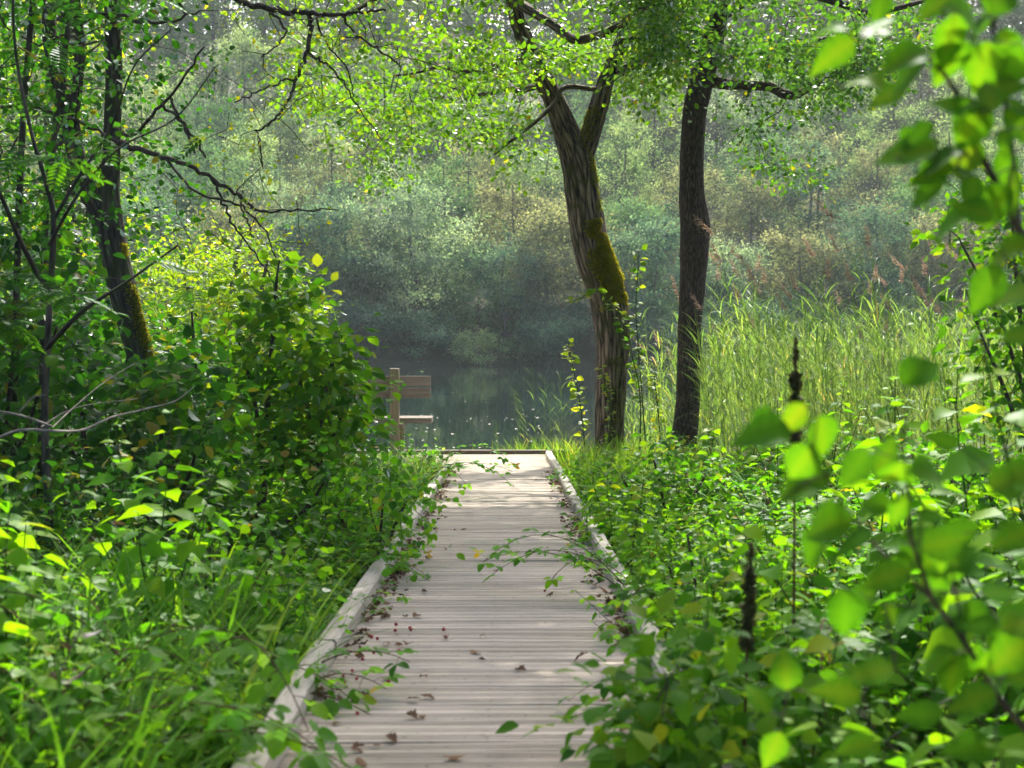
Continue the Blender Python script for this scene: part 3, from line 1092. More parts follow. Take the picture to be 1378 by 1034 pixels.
# fine bare twigs with a few leaves round the hanging branches
for px, py, n_, sx, sy in ((430, 100, 26, 45, 60), (360, 150, 18, 45, 40), (500, 60, 16, 50, 45), (450, 40, 14, 50, 25), (340, 230, 14, 50, 40), (310, 300, 18, 45, 45), (400, 285, 12, 50, 22), (345, 40, 10, 40, 30)):
    for _ in range(n_):
        T.append(tuple(at(rng.normal(px, sx), rng.normal(py, sy), YL + rng.uniform(-2, -1))))
n_bare = len(T)
while len(T) < n_bare + 250:
    px = rng.uniform(-150, 300)
    py = rng.uniform(-160, 330)
    if rng.random() < smooth(120, 300, px) * .9:
        continue
    T.append(tuple(at(px, py, rng.uniform(10.6, 13.5) if rng.random() < .8 else rng.uniform(8.8, 10.6))))
while len(T) < n_bare + 560:
    px = rng.uniform(-420, 420)
    py = -150 - rng.exponential(260)
    T.append(tuple(at(px, py, rng.uniform(7.0, 13.0))))
T = np.array(T)
ch = grow(rel(roots, lean), rel(T, lean), step=.16, jit=.14, tip=.0026, rmax=.03)
add_chains(mb, ch)
mb.build('limb', G['twig'], lean)
mb = MB()
Tr = rel(T, lean)
spray(mb, Tr[:n_bare], 5, .07, .036, OVAL, up=.35, tint=(.75, .2), flat=.7)
mb.build('sparse_leaves', G['willow'], lean)
mb = MB()
spray(mb, Tr[n_bare:], 30, .19, .062, OVAL, up=.5, tint=(.45, .22), flat=.6)
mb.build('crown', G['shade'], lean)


def sapling(name, label, cat, rows, Y, mats, T, leaf, n, spread, size, lm, up=.5, tint=(.5, .2), sides=9, group=None, jit=.12, tip=.002, extra=(), tn='trunk', cull=False):
    P, r = pxpath(rows, Y, 7)
    gz_ = float(ground_h(P[0, 0], P[0, 1]))
    o = thing(name, label, cat, (P[0, 0], P[0, 1], gz_), group=group)
    P = np.vstack([[P[0, 0], P[0, 1], gz_ - .1], P])
    r = np.concatenate([[r[0]], r])
    mb = MB()
    tube(mb, rel(P, o), r, sides, rough=.06, rfreq=25)
    roots = [P[6:]]
    for l in extra:
        Q, s = pxpath(l, Y, 6)
        tube(mb, rel(Q, o), s, 6, rough=.08, rfreq=30)
        roots.append(Q[4:])
    roots = np.concatenate(roots)
    T = np.array([tuple(t) for t in T])
    if cull:
        T = T[~sunlit_path(T)]
    ch = grow(rel(roots, o), rel(T, o), step=.12, jit=jit, tip=tip, rmax=.02)
    add_chains(mb, ch, 5)
    mb.build(tn, mats, o)
    mb = MB()
    if leaf == 'rowan':
        pinnate(mb, rel(T, o), n, size, tint)
    else:
        spray(mb, rel(T, o), n, spread, size, leaf, up=up, tint=tint, flat=.6)
        tips = np.concatenate([c[0][1:] for c in ch])
        spray(mb, tips, max(1, n // 6), spread * .6, size, leaf, up=up, tint=tint, flat=.6)
    mb.build('foliage', lm, o)
    return o


def pinnate(mb, C, n, size, tint):
    """rowan: compound leaves of about thirteen leaflets"""
    C = np.repeat(np.atleast_2d(C), n, 0)
    k = len(C)
    a = rng.uniform(0, 2 * math.pi, k)
    D = np.stack([np.cos(a), np.sin(a), rng.uniform(-.7, .25, k)], -1)
    D = norm(D)
    Up = norm(np.array([0, 0, 1.0]) + rng.normal(0, .35, (k, 3)))
    Sd = norm(np.cross(D, Up))
    Nn = np.cross(Sd, D)
    Ls = size * rng.uniform(.8, 1.25, k)
    tt = np.clip(rng.normal(tint[0], tint[1], k), 0, 1)
    for j in range(6):
        f = .28 + .13 * j
        P = C + D * (Ls * f)[:, None] - Nn * (Ls * .25 * f * f)[:, None]
        for s in (-1, 1):
            leaves(mb, P, norm(Sd * s + D * .55 - Nn * .15), Nn, Ls * .36 * (1 - .1 * abs(j - 2)), SLIM, tt, width=1.25)
    leaves(mb, C + D * (Ls * 1.0)[:, None] - Nn * (Ls * .25)[:, None], D, Nn, Ls * .34, SLIM, tt, width=1.25)
    leaves(mb, C, norm(D - Nn * .25), Nn, Ls, blade_tpl(3, .012, .3), tt)


def px_targets(n, x0, x1, y0, y1, Y0, Y1, keep=None):
    T = []
    while len(T) < n:
        px, py = rng.uniform(x0, x1), rng.uniform(y0, y1)
        if keep is None or keep(px, py):
            T.append(at(px, py, rng.uniform(Y0, Y1)))
    return T


sapling('sapling', 'straight grey stem sapling leftmost of the thin stems at the left edge', 'sapling', [(14, 800, 10), (18, 560, 10), (24, 330, 9), (27, 240, 9), (33, 130, 8), (44, 0, 8), (52, -120, 6), (50, -260, 3)], 8.2, G['bark_lean'],
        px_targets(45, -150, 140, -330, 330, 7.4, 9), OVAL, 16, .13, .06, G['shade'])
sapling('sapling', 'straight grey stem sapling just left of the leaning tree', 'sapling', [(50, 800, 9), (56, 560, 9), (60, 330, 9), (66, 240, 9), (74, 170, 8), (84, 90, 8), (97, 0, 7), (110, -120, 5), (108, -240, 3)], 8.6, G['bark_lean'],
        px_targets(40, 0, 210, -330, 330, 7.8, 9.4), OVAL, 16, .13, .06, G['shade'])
sapling('rowan_sapling', 'young rowan with feathery compound leaves spreading across the left thicket', 'tree', [(70, 860, 13), (66, 700, 12), (60, 560, 10), (66, 420, 9), (72, 300, 8), (60, 240, 6), (40, 170, 5), (20, 60, 4), (16, -80, 3)], 7.2, G['bark_lean'],
        px_targets(58, -120, 330, -220, 430, 6.4, 8.2, lambda x, y: rng.random() > smooth(130, 330, x) * .75 and abs(x - np.interp(y, [0, 200, 262, 315, 370, 430, 480], [150, 150, 148, 150, 160, 176, 190])) > 26), 'rowan', 3, .1, .17, G['shade'], tint=(.5, .22),
        extra=[[(70, 300, 6), (105, 240, 4.5), (150, 170, 3.5), (180, 90, 2.6, -.3), (230, 40, 2, -.4)], [(66, 330, 5), (105, 262, 4, -.2), (160, 200, 3, -.4), (235, 160, 2.4, -.6), (290, 90, 1.6, -.8)], [(68, 400, 8), (30, 330, 7, -.2), (-10, 240, 5, -.4), (-60, 160, 3, -.5)],
               [(62, 470, 7), (110, 420, 6, -.3), (170, 380, 4, -.5), (240, 330, 3, -.7)]])
# sunlit tree behind the thicket, seen through it
sapling('alder_tree', 'yellow green sunlit tree seen through the left thicket', 'tree', [(60, 660, 60), (70, 480, 56), (90, 300, 50), (80, 150, 42), (90, 0, 32), (100, -150, 20), (100, -300, 10)], 19.5, G['bark_lean'],
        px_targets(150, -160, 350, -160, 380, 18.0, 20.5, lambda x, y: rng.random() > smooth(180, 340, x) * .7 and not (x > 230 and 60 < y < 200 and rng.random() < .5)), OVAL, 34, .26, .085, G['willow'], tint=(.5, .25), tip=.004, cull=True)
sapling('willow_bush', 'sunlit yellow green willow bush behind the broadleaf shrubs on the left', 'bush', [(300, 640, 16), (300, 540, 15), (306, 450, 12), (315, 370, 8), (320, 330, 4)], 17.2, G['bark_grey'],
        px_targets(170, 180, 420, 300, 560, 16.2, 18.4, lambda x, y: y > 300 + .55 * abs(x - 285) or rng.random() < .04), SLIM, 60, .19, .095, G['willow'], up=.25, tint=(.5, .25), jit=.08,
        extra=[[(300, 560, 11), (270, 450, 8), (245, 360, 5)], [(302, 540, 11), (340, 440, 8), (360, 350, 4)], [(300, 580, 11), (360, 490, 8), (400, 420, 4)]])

# broadleaf shrubs between the thicket and the bench
BL = leaf_tpl(4, .40, .10, .22, pos=.45)
LEANY, LEANX = [0, 200, 262, 315, 370, 430, 480, 530, 585, 640], [150, 150, 148, 150, 160, 176, 190, 205, 222, 238]
shrubs = [
    ('upright hazel shrub with round leaves directly left of the bench', [(405, 790, 10), (420, 640, 9), (436, 540, 7), (452, 470, 5), (462, 440, 3)], 9.6, (385, 488, 440, 660), 70, .10, 'hazel'),
    ('tall thin stemmed hazel sapling crowned by light green leaves', [(352, 760, 11), (356, 620, 10), (362, 520, 8), (369, 430, 6), (372, 380, 4), (376, 350, 2)], 10.4, (285, 455, 352, 640), 95, .10, 'hazel'),
    ('bushy dark shrub at the foot of the leaning tree', [(270, 780, 10), (272, 650, 9), (268, 560, 7), (262, 480, 5), (258, 420, 3)], 11.9, (180, 350, 455, 700), 90, .10, 'shade'),
    ('deep green shrub crowding the left side of the leaning trunk', [(120, 800, 10), (118, 650, 9), (110, 560, 7), (105, 470, 5), (100, 400, 3)], 12.0, (10, 215, 350, 700), 130, .10, 'shade'),
    ('dark broadleaf shrub at the far left edge of the thicket', [(0, 800, 10), (5, 650, 9), (12, 540, 7), (20, 440, 5), (20, 350, 3)], 8.0, (-140, 130, 280, 740), 120, .095, 'shade'),
    ('low spreading shrub under the hazel sapling', [(340, 830, 8), (345, 720, 7), (350, 660, 5), (352, 620, 3)], 8.8, (220, 490, 590, 760), 80, .07, 'bramble'),
    ('thick low bush with small leaves bulging over the left kerb', [(505, 860, 6), (508, 780, 5), (512, 720, 4), (516, 670, 3)], 8.3, (418, 578, 615, 790), 75, .058, 'bramble'),
    ('leafy knee high bush in the middle of the left bank', [(250, 980, 7), (262, 880, 6), (275, 800, 5), (285, 730, 3)], 6.3, (150, 420, 680, 900), 80, .06, 'bramble'),
    ('waist high leafy bush beside the right kerb halfway along', [(900, 800, 6), (898, 720, 5), (890, 660, 4), (880, 620, 3)], 10.2, (800, 985, 590, 740), 75, .06, 'hazel'),
    ('loose leafy bush between the right kerb and the dead spike', [(960, 960, 6), (950, 860, 5), (935, 780, 4), (925, 720, 3)], 6.6, (868, 1030, 690, 900), 60, .055, 'hazel'),
    ('leafy bush spilling over the buried near end of the right kerb', [(985, 1180, 6), (965, 1080, 5), (945, 1010, 4), (925, 960, 3)], 3.9, (845, 1000, 890, 1120), 95, .07, 'hazel'),
    ('broad leaved dark shrub standing in front of the leaning trunk base', [(205, 860, 8), (208, 740, 7), (212, 640, 6), (220, 560, 4), (226, 500, 2)], 8.4, (130, 310, 470, 760), 85, .095, 'shade'),
    ('low dim shrub in the shade below the pale dead branch', [(90, 900, 8), (95, 780, 7), (100, 700, 5), (104, 640, 3)], 7.2, (-60, 230, 600, 820), 100, .062, 'shade'),
]
for lb, rows, Y, (x0, x1, y0, y1), n_, sz, mk in shrubs:
    cx, cyy = (x0 + x1) / 2, (y0 + y1) / 2
    T = px_targets(n_, x0, x1, y0, y1, Y - .7, Y + .7, lambda x, y: (Y > 11.3 or abs(x - np.interp(y, LEANY, LEANX)) > 26 or y > 480 or rng.random() < .3) and ((x - cx) / (x1 - x0) * 2) ** 2 + ((y - cyy) / (y1 - y0) * 2) ** 2 < 1 + .3 * math.sin(x * .09 + y * .05))
    xr_ = []
    for s in (-1, 1):
        xr_.append([(rows[1][0], rows[1][1], 6), (cx + s * (x1 - x0) * .18, cyy + (y1 - y0) * .1, 5), (cx + s * (x1 - x0) * .3, cyy - (y1 - y0) * .15, 3, -.2)])
    sapling('hazel_shrub' if 'hazel s' in lb else 'broadleaf_shrub', lb, 'shrub', rows, Y, G['twig'], T, BL, 12, .105, sz, G[mk], up=.72, tint=(.5, .22), extra=xr_, tip=.0018, tn='stem')

# pale dead branch lying through the left thicket
o = thing('dead_branch', 'pale bare dead branch lying through the dark left thicket', 'branch', tuple(at(0, 590, 6.6)))
mb = MB()
for l in ([(-40, 612, 8), (0, 589, 7.5), (30, 579, 7), (70, 580, 6.5), (110, 579, 6, .2), (150, 562, 5, .4), (190, 552, 4, .6), (235, 540, 3, .8), (262, 520, 2, 1)],
          [(-30, 552, 6), (10, 556, 6), (40, 563, 5.5), (70, 574, 5)],
          [(25, 556, 4), (35, 545, 4), (45, 535, 3), (62, 531, 2.4)],
          [(70, 576, 4), (100, 548, 3.4, .2), (140, 515, 2.6, .4), (180, 490, 2, .6)],
          [(55, 575, 3.6), (85, 556, 3, .2), (120, 545, 2.5, .3), (185, 537, 1.8, .5)]):
    P, r = pxpath(l, 6.6, 6)
    tube(mb, rel(P, o), r * .6, 7, rough=.12, rfreq=40)
mb.build('wood', G['deadwood'], o)

# slender shoots round the mossy oak
def shoot(label, rows, Y, lv, size, lm, name='sapling', cat='sapling', group=None):
    P, r = pxpath(rows, Y, 7)
    gz_ = float(ground_h(P[0, 0], P[0, 1]))
    o = thing(name, label, cat, (P[0, 0], P[0, 1], gz_), group=group)
    P = np.vstack([[P[0, 0], P[0, 1], gz_ - .05], P])
    r = np.concatenate([[r[0]], r])
    mb = MB()
    tube(mb, rel(P, o), r * .7, 6)
    mb.build('stem', G['stem'], o)
    mb = MB()
    i = rng.uniform(len(P) * .25, len(P) - 1.01, lv)
    i0 = i.astype(int)
    f = (i - i0)[:, None]
    C = P[i0] * (1 - f) + P[i0 + 1] * f
    a = rng.uniform(0, 2 * math.pi, lv)
    D = np.stack([np.cos(a), np.sin(a), rng.uniform(-.3, .5, lv)], -1)
    leaves(mb, rel(C + D * .03, o), D, rng.normal(0, .45, (lv, 3)) + np.array([0, -.25, .75]), size * rng.uniform(.6, 1.15, lv), BL, np.clip(rng.normal(.75, .2, lv), 0, 1))
    mb.build('foliage', lm, o)
    return o


shoot('thin pale leaved shoot arching in front of the mossy oak trunk', [(858, 660, 3), (862, 570, 2.6), (860, 520, 2.4), (852, 485, 2.2), (846, 455, 2), (830, 420, 1.8), (805, 392, 1.6), (780, 402, 1.6), (762, 408, 1.4)], 18.6, 60, .12, G['hazel'])
shoot('upright shoot with round leaves rising right of the mossy trunk', [(872, 640, 3), (866, 560, 2.6), (860, 480, 2.3), (856, 420, 2), (858, 370, 1.8), (860, 335, 1.4)], 19.0, 60, .11, G['hazel'])
shoot('leafy shoot at the left foot of the mossy oak', [(790, 640, 3), (786, 590, 2.6), (780, 540, 2.2), (772, 500, 1.8), (764, 460, 2)], 18.4, 70, .10, G['willow'])
shoot('ivy like shoot climbing the base of the mossy oak', [(815, 640, 3), (820, 590, 2.6), (822, 550, 4), (815, 520, 3), (808, 495, 2)], 18.8, 60, .075, G['willow'])
shoot('small leafy shoot between the two oak trunks', [(885, 640, 3), (888, 590, 2.6), (884, 540, 3), (880, 505, 2)], 19.4, 70, .10, G['willow'])

# ------------------------------------------------------------------ plant kinds (built once, then copied)
NL = leaf_tpl(5, .33, .08, .30, serr=.10, pos=.36)
BR = leaf_tpl(4, .34, .10, .18, serr=.07, pos=.42)
H0 = (0, 0, -50)


def nettle(label, h, nseed=False, L0=.085, side=True):
    o = thing('nettle', label, 'nettle', H0)
    st, fo = MB(), MB()

    def shoot_(x, y, z, h, lean, L0):
        n = 9
        t = np.linspace(0, 1, n)
        a = rng.uniform(0, 6.28)
        P = np.stack([x + lean[0] * t ** 1.6 * h + .015 * np.sin(t * 7 + a), y + lean[1] * t ** 1.6 * h + .015 * np.cos(t * 6 + a), z + h * t * (1 - .12 * (abs(lean[0]) + abs(lean[1])) * t)], -1)
        tube(st, P, np.linspace(.0045, .0016, n), 5, tint=.4)
        k = int(h / .062)
        ph = rng.uniform(0, 3)
        for i in range(2, k + 1):
            f = i / k
            c = np.array([np.interp(f, t, P[:, d]) for d in range(3)])
            sz = L0 * (.55 + .75 * math.sin(math.pi * min(.98, .2 + f * .75))) * (1 if f < .93 else .6)
            if f < .3 and rng.random() < .5:
                continue
            for s in (0, math.pi):
                a = ph + (i % 2) * math.pi / 2 + s + rng.normal(0, .22)
                D = np.array([math.cos(a), math.sin(a), rng.uniform(-.35, .15) + .35 * (f > .93)])
                pet = sz * .28
                tube(st, [c, c + norm(D) * pet], [.0013, .001], 3, tint=.3, cap=False)
                leaves(fo, c + norm(D) * pet, D, np.array([0, 0, 1.0]) + rng.normal(0, .28, 3), sz * rng.uniform(.85, 1.15), NL, np.clip(rng.normal(.5 + .25 * (f - .5), .16), 0, 1))
    shoot_(0, 0, -.02, h, rng.normal(0, .16, 2), L0)
    if side:
        for _ in range(2):
            shoot_(rng.normal(0, .06), rng.normal(0, .06), -.02, h * rng.uniform(.55, .85), rng.normal(0, .25, 2), L0 * .9)
    st.build('stem', G['stem'], o)
    fo.build('foliage', G['nettle'], o)
    return o


def cane(st, fo, P, size, gap=.075, hang=.0):
    """bramble cane along P with leaves of three leaflets"""
    n = len(P)
    tube(st, P, np.linspace(.0042, .0014, n), 5, tint=rng.uniform(.2, .9))
    L = np.concatenate([[0], np.cumsum(np.linalg.norm(np.diff(P, axis=0), axis=1))])
    d = .1
    s = 1
    while d < L[-1]:
        c = np.array([np.interp(d, L, P[:, k]) for k in range(3)])
        e = np.array([np.interp(min(L[-1], d + .03), L, P[:, k]) for k in range(3)])
        b = np.array([np.interp(max(0, d - .03), L, P[:, k]) for k in range(3)])
        T_ = norm(e - b)
        up = norm(np.array([0, 0, 1.0]) + rng.normal(0, .3, 3))
        sd = norm(np.cross(T_, up)) * s
        D = norm(sd + T_ * .5 + np.array([0, 0, rng.uniform(-.1, .4)]))
        pl = size * rng.uniform(.6, 1.0)
        q = c + D * pl
        tube(st, [c, (c + q) / 2 + np.array([0, 0, .006]), q], [.0014, .0012, .001], 3, tint=.4, cap=False)
        sz = size * rng.uniform(.75, 1.2)
        tt = np.clip(rng.normal(.5, .2), 0, 1)
        X = norm(np.cross(D, up))
        for k, w in ((0, 1.1), (1, .9), (-1, .9)):
            DD = D if k == 0 else norm(X * k + D * .35)
            leaves(fo, q + DD * sz * .12, DD + np.array([0, 0, -.15]), up + rng.normal(0, .22, 3), sz * w, BR, np.clip(tt + rng.normal(0, .07), 0, 1))
        d += gap * rng.uniform(.6, 1.3)
        s = -s


def arch(p0, a, reach, h, n=12, fall=.6):
    t = np.linspace(0, 1, n)
    w = rng.normal(0, .05)
    x = reach * t
    z = h * 4 * t * (1 - t * fall) * .9 / (4 * .25 / fall * 1.0) if fall > 0 else h * t
    ca, sa = math.cos(a), math.sin(a)
    yo = w * np.sin(t * 3.1)
    return np.stack([p0[0] + x * ca - yo * sa, p0[1] + x * sa + yo * ca, p0[2] + z], -1)


def bramble(label, reach, h, canes=3, size=.06):
    o = thing('bramble', label, 'bramble', H0)
    st, fo = MB(), MB()
    a0 = rng.uniform(-.4, .4)
    for i in range(canes):
        a = a0 + (rng.uniform(-.8, .8) if i else 0)
        cane(st, fo, arch((rng.normal(0, .05), rng.normal(0, .05), -.02), a, reach * rng.uniform(.65, 1.1), h * rng.uniform(.7, 1.15), fall=rng.uniform(.6, .85)), size)
    st.build('cane', G['cane'], o)
    fo.build('foliage', G['bramble'], o)
    return o


def reed(label, h, plume=True):
    o = thing('reed', label, 'reed', H0)
    st, fo = MB(), MB()
    n = 10
    t = np.linspace(0, 1, n)
    lean = np.array([rng.normal(-.09, .06), rng.normal(0, .06)])
    P = np.stack([lean[0] * t ** 2 * h, lean[1] * t ** 2 * h, h * t], -1)
    tube(st, P, np.linspace(.0045, .0018, n), 5, tint=.55)
    k = int(rng.integers(9, 13))
    for i in range(k):
        f = .22 + .74 * i / k
        c = np.array([np.interp(f, t, P[:, d]) for d in range(3)])
        a = rng.choice([math.pi, 0]) + rng.normal(.25 * (1 if rng.random() < .5 else -1), .6)
        if rng.random() < .3:
            a = math.pi + rng.normal(0, .7)
        D = np.array([math.cos(a), math.sin(a), rng.uniform(.9, 2.0)])
        L = rng.uniform(.32, .52) * (1 - .25 * abs(f - .6))
        leaves(fo, c, D, np.array([-math.cos(a), -math.sin(a), .6]) + rng.normal(0, .2, 3), L, blade_tpl(6, .018, rng.uniform(.5, 1.7)), np.clip(rng.normal(.5, .2) - .3 * (f < .3) + (.5 if f < .35 and rng.random() < .5 else 0), 0, 1))
    st.build('stem', G['reed'], o)
    fo.build('leaf_blades', G['reed'], o)
    if plume:
        pl = MB()
        top = P[-1]
        m_ = 95
        f = rng.uniform(0, 1, m_)
        base_ = top + np.outer(f, [lean[0] * .5 - .07, lean[1], .21])
        a = rng.uniform(0, 6.28, m_)
        D = np.stack([np.cos(a) * .6 - .5, np.sin(a) * .6, .9 - 1.1 * rng.random(m_)], -1)
        leaves(pl, base_, D, rng.normal(0, 1, (m_, 3)), rng.uniform(.035, .08, m_) * (1.15 - f * .7), low_tpl(.05, .06), rng.uniform(0, 1, m_))
        pl.build('plume', G['plume'], o)
    return o


def tuft(mb, P, n, h, w=.011, bend=1.4, spread=.06, lean=(0, 0), tint=(.5, .2)):
    P = np.atleast_2d(P)
    C = np.repeat(P, n, 0) + np.concatenate([rng.normal(0, spread, (len(P) * n, 2)), np.zeros((len(P) * n, 1))], 1)
    k = len(C)
    for b_ in range(4):
        s = np.arange(k) % 4 == b_
        a = rng.uniform(0, 6.28, s.sum())
        D = np.stack([np.cos(a) * .35 + lean[0], np.sin(a) * .35 + lean[1], np.full(s.sum(), 1.0)], -1)
        leaves(mb, C[s], D, np.stack([-np.cos(a), -np.sin(a), np.full(len(a), .4)], -1), h * rng.uniform(.5, 1.15, s.sum()), blade_tpl(5, w / h * .5 * rng.uniform(.8, 1.3), bend * rng.uniform(.4, 1.2)), np.clip(rng.normal(tint[0], tint[1], s.sum()), 0, 1))


def gpos(x, y):
    return (x, y, float(ground_h(x, y)))


# ---- nettles
protos = [nettle('x', h, L0=.098) for h in (.95, .8, 1.05, .7)]


def scatter(protos, spots, label, group, hs=(.85, 1.15), lean=0.0):
    for i, (x, y, s) in enumerate(spots):
        o = dup(protos[int(rng.integers(len(protos)))], gpos(x, y), rng.uniform(0, 6.28), s * rng.uniform(*hs), label, group, (rng.normal(0, .07), rng.normal(lean, .08)))


def area(n, x0f, x1f, y0, y1, sfun, bias=1.0):
    out = []
    while len(out) < n:
        y = y0 + (y1 - y0) * rng.random() ** bias
        x = rng.uniform(x0f(y), x1f(y))
        s = sfun(x, y)
        if s > 0:
            out.append((x, y, s))
    return out


fw = lambda y: .37 * y + .25          # right edge of what the picture sees
scatter(protos, area(50, lambda y: .70, lambda y: fw(y), 2.4, 6.5, lambda x, y: .72 + .5 * smooth(.75, 1.7, x)), 'tall green stinging nettle at the near end of the bank right of the boardwalk', 'nettles near the camera on the right', (.7, 1.25), -.12)
scatter(protos, area(78, lambda y: .70, lambda y: min(fw(y), 3.6), 6.5, 15.5, lambda x, y: .62 + .42 * smooth(.7, 2.4, x) - .12 * smooth(11, 15, y)), 'green stinging nettle in the sunny bank between the right kerb and the reeds', 'nettles along the right kerb', (.65, 1.3), -.1)
scatter(protos, area(26, lambda y: -fw(y) - .1, lambda y: -.84, 2.4, 6.0, lambda x, y: .66 + .5 * smooth(-.85, -1.6, x)), 'green stinging nettle in the lower left corner beside the boardwalk', 'nettles near the camera on the left', (.6, .95), .12)
scatter(protos, area(32, lambda y: max(-fw(y), -3.6), lambda y: -.84, 6.0, 15.0, lambda x, y: .55 + .35 * smooth(-.9, -2.4, x)), 'shaded stinging nettle in the undergrowth left of the boardwalk', 'nettles along the left kerb', (.65, 1.25), .1)
scatter(protos, area(8, lambda y: -1.9, lambda y: -1.1, 3.6, 5.6, lambda x, y: 1.15), 'tall nettle standing above the long grass at lower left', 'tall nettles above the lower left grass', (.9, 1.1), .05)
scatter(protos, area(32, lambda y: .63, lambda y: .86, 3.0, 5.9, lambda x, y: .68), 'leafy nettle crowding over the buried near end of the right kerb', 'nettles over the near right kerb', (.7, 1.2), -.42)
scatter(protos, area(12, lambda y: .62, lambda y: .78, 2.3, 3.6, lambda x, y: .72), 'nettle bowing far over the boards in the lower right', 'nettles bowing over the boards', (.7, 1.05), -.38)
scatter(protos, area(9, lambda y: .78, lambda y: 1.15, 1.9, 2.9, lambda x, y: .95), 'tall blurred nettle very close to the camera at lower right', 'nettles closest to the camera', (.8, 1.1), -.1)
scatter(protos, area(30, lambda y: .62, lambda y: .84, 6.9, 15, lambda x, y: .72 - .2 * smooth(9, 14, y)), 'small nettle leaning over the right kerb', 'nettles leaning over the right kerb', (.7, 1.2), -.32)
scatter(protos, area(18, lambda y: -.98, lambda y: -.80, 3.4, 12.5, lambda x, y: .5), 'small nettle leaning over the left kerb', 'nettles leaning over the left kerb', (.7, 1.2), .16)
scatter(protos, area(14, lambda y: -.92, lambda y: -.74, 2.6, 5.2, lambda x, y: .55), 'nettle bowing over the near end of the left kerb', 'nettles over the near left kerb', (.7, 1.0), .18)
for p_ in protos:
    discard(p_)

# ---- brambles
bp = [bramble('x', r_, h_, c_) for r_, h_, c_ in ((1.0, .55, 3), (.8, .4, 3), (1.2, .7, 4), (.7, .3, 4))]
lab = 'trailing bramble with three part leaves on the bank right of the boardwalk'
scatter(bp, area(60, lambda y: .75, lambda y: min(fw(y), 5), 3.5, 15.0, lambda x, y: .85), lab, 'brambles on the right bank')
scatter(bp, area(60, lambda y: max(-fw(y), -5.0), lambda y: -.9, 3.0, 16.0, lambda x, y: .95), 'trailing bramble with three part leaves in the thicket left of the boardwalk', 'brambles on the left bank')
scatter(bp, area(26, lambda y: .95, lambda y: 3.0, 13.0, 18.8, lambda x, y: .7), 'bramble tangled in the long grass round the feet of the two oaks', 'brambles at the feet of the oaks')
# sprays that hang over the kerbs on to the boards
for x, y, a, s in ((-1.0, 6.1, .1, .6), (-1.0, 6.8, -.3, .6), (-1.05, 7.6, .2, .65), (-.9, 5.0, -.6, .4), (-1.0, 8.9, .3, .5), (-1.1, 10.2, -.2, .5), (-1.0, 6.4, -.15, .7), (-.95, 9.4, -.2, .45), (-1.1, 7.2, -.35, .7), (-1.0, 11.4, 0, .4)):
    dup(bp[int(rng.integers(4))], gpos(x, y), a, s, 'bramble spray arching over the left kerb on to the boards', 'bramble sprays over the left kerb', (0, -.12))
for x, y, a, s in ((.80, 7.0, 2.9, .5), (.82, 7.5, 3.3, .5), (.84, 8.1, 3.0, .5), (.84, 8.7, 3.2, .45), (.84, 9.3, 3.4, .45), (.84, 10.2, 3.1, .4), (.75, 5.0, 3.1, .55), (.75, 5.6, 3.4, .6), (.76, 4.5, 2.9, .6), (.8, 4.1, 3.3, .6), (.84, 12.6, 3.2, .32), (.84, 14.2, 2.9, .3)):
    dup(bp[int(rng.integers(4))], gpos(x, y), a, s, 'bramble spray lapping over the right kerb on to the boards', 'bramble sprays over the right kerb', (0, 0))
for p_ in bp:
    discard(p_)

# ---- ferns
def fern(label):
    o = thing('fern', label, 'fern', H0)
    fo = MB()
    n = 9
    for i in range(n):
        a = 6.283 * i / n + rng.normal(0, .2)
        L = rng.uniform(.45, .7)
        t = np.linspace(0, 1, 22)
        P = np.stack([np.cos(a) * L * t * .8, np.sin(a) * L * t * .8, L * (1.15 * t - .75 * t * t)], -1)
        tube(fo, P, np.linspace(.003, .001, 22), 3, tint=.5, cap=False)
        T_ = norm(np.gradient(P, axis=0))
        sd = norm(np.cross(T_, np.array([0, 0, 1.0])))
        nn = np.cross(sd, T_)
        sz = L * .30 * np.sin(np.pi * np.clip(t * .9 + .12, 0, 1)) ** .8
        for s in (-1, 1):
            leaves(fo, P[3:], norm(sd * s + T_ * .35)[3:], (nn + rng.normal(0, .12, nn.shape))[3:], sz[3:], low_tpl(.12, .09), np.clip(rng.normal(.4, .15), 0, 1))
    fo.build('fronds', G['bramble'], o)
    return o


fp = [fern('x') for _ in range(3)]
scatter(fp, area(16, lambda y: max(-fw(y), -2.6), lambda y: -1.0, 5.0, 10.5, lambda x, y: 1.0), 'arching green fern in the undergrowth left of the boardwalk', 'ferns on the left bank')
scatter(fp, area(5, lambda y: 1.0, lambda y: 2.4, 6.0, 11, lambda x, y: .9), 'arching green fern in the bank right of the boardwalk', 'ferns on the right bank')
for p_ in fp:
    discard(p_)

# ---- reeds
rp = [reed('x', h_, True) for h_ in (2.35, 2.15, 2.5, 2.25)]
rn = [reed('x', h_, False) for h_ in (1.9, 2.1, 1.7, 2.0)]
spots = area(275, lambda y: 1.75 + .35 * (y < 15), lambda y: min(fw(y) + .3, 9.0), 13.0, 24.0, lambda x, y: .86 + .05 * (y - 16) / 6 + .24 * smooth(2, 4, x) * smooth(14, 17, y) - .12 * smooth(15, 13, y))
spots = [t for t in spots if not (t[1] < 18.9 and t[0] / t[1] * F + 681 < 962)]
for x, y, s in spots:
    pl_ = rng.random() < .2
    pr = (rp if pl_ else rn)[int(rng.integers(4))]
    dup(pr, gpos(x, y), rng.normal(0, .5), s * rng.uniform(.94, 1.2), 'feathery brown topped reed in the sunlit reed bed at right' if pl_ else 'leafy reed without a plume in the sunlit reed bed at right',
        'plumed reeds in the reed bed' if pl_ else 'leafy reeds in the reed bed', (rng.normal(0, .05), rng.normal(-.05, .06)))
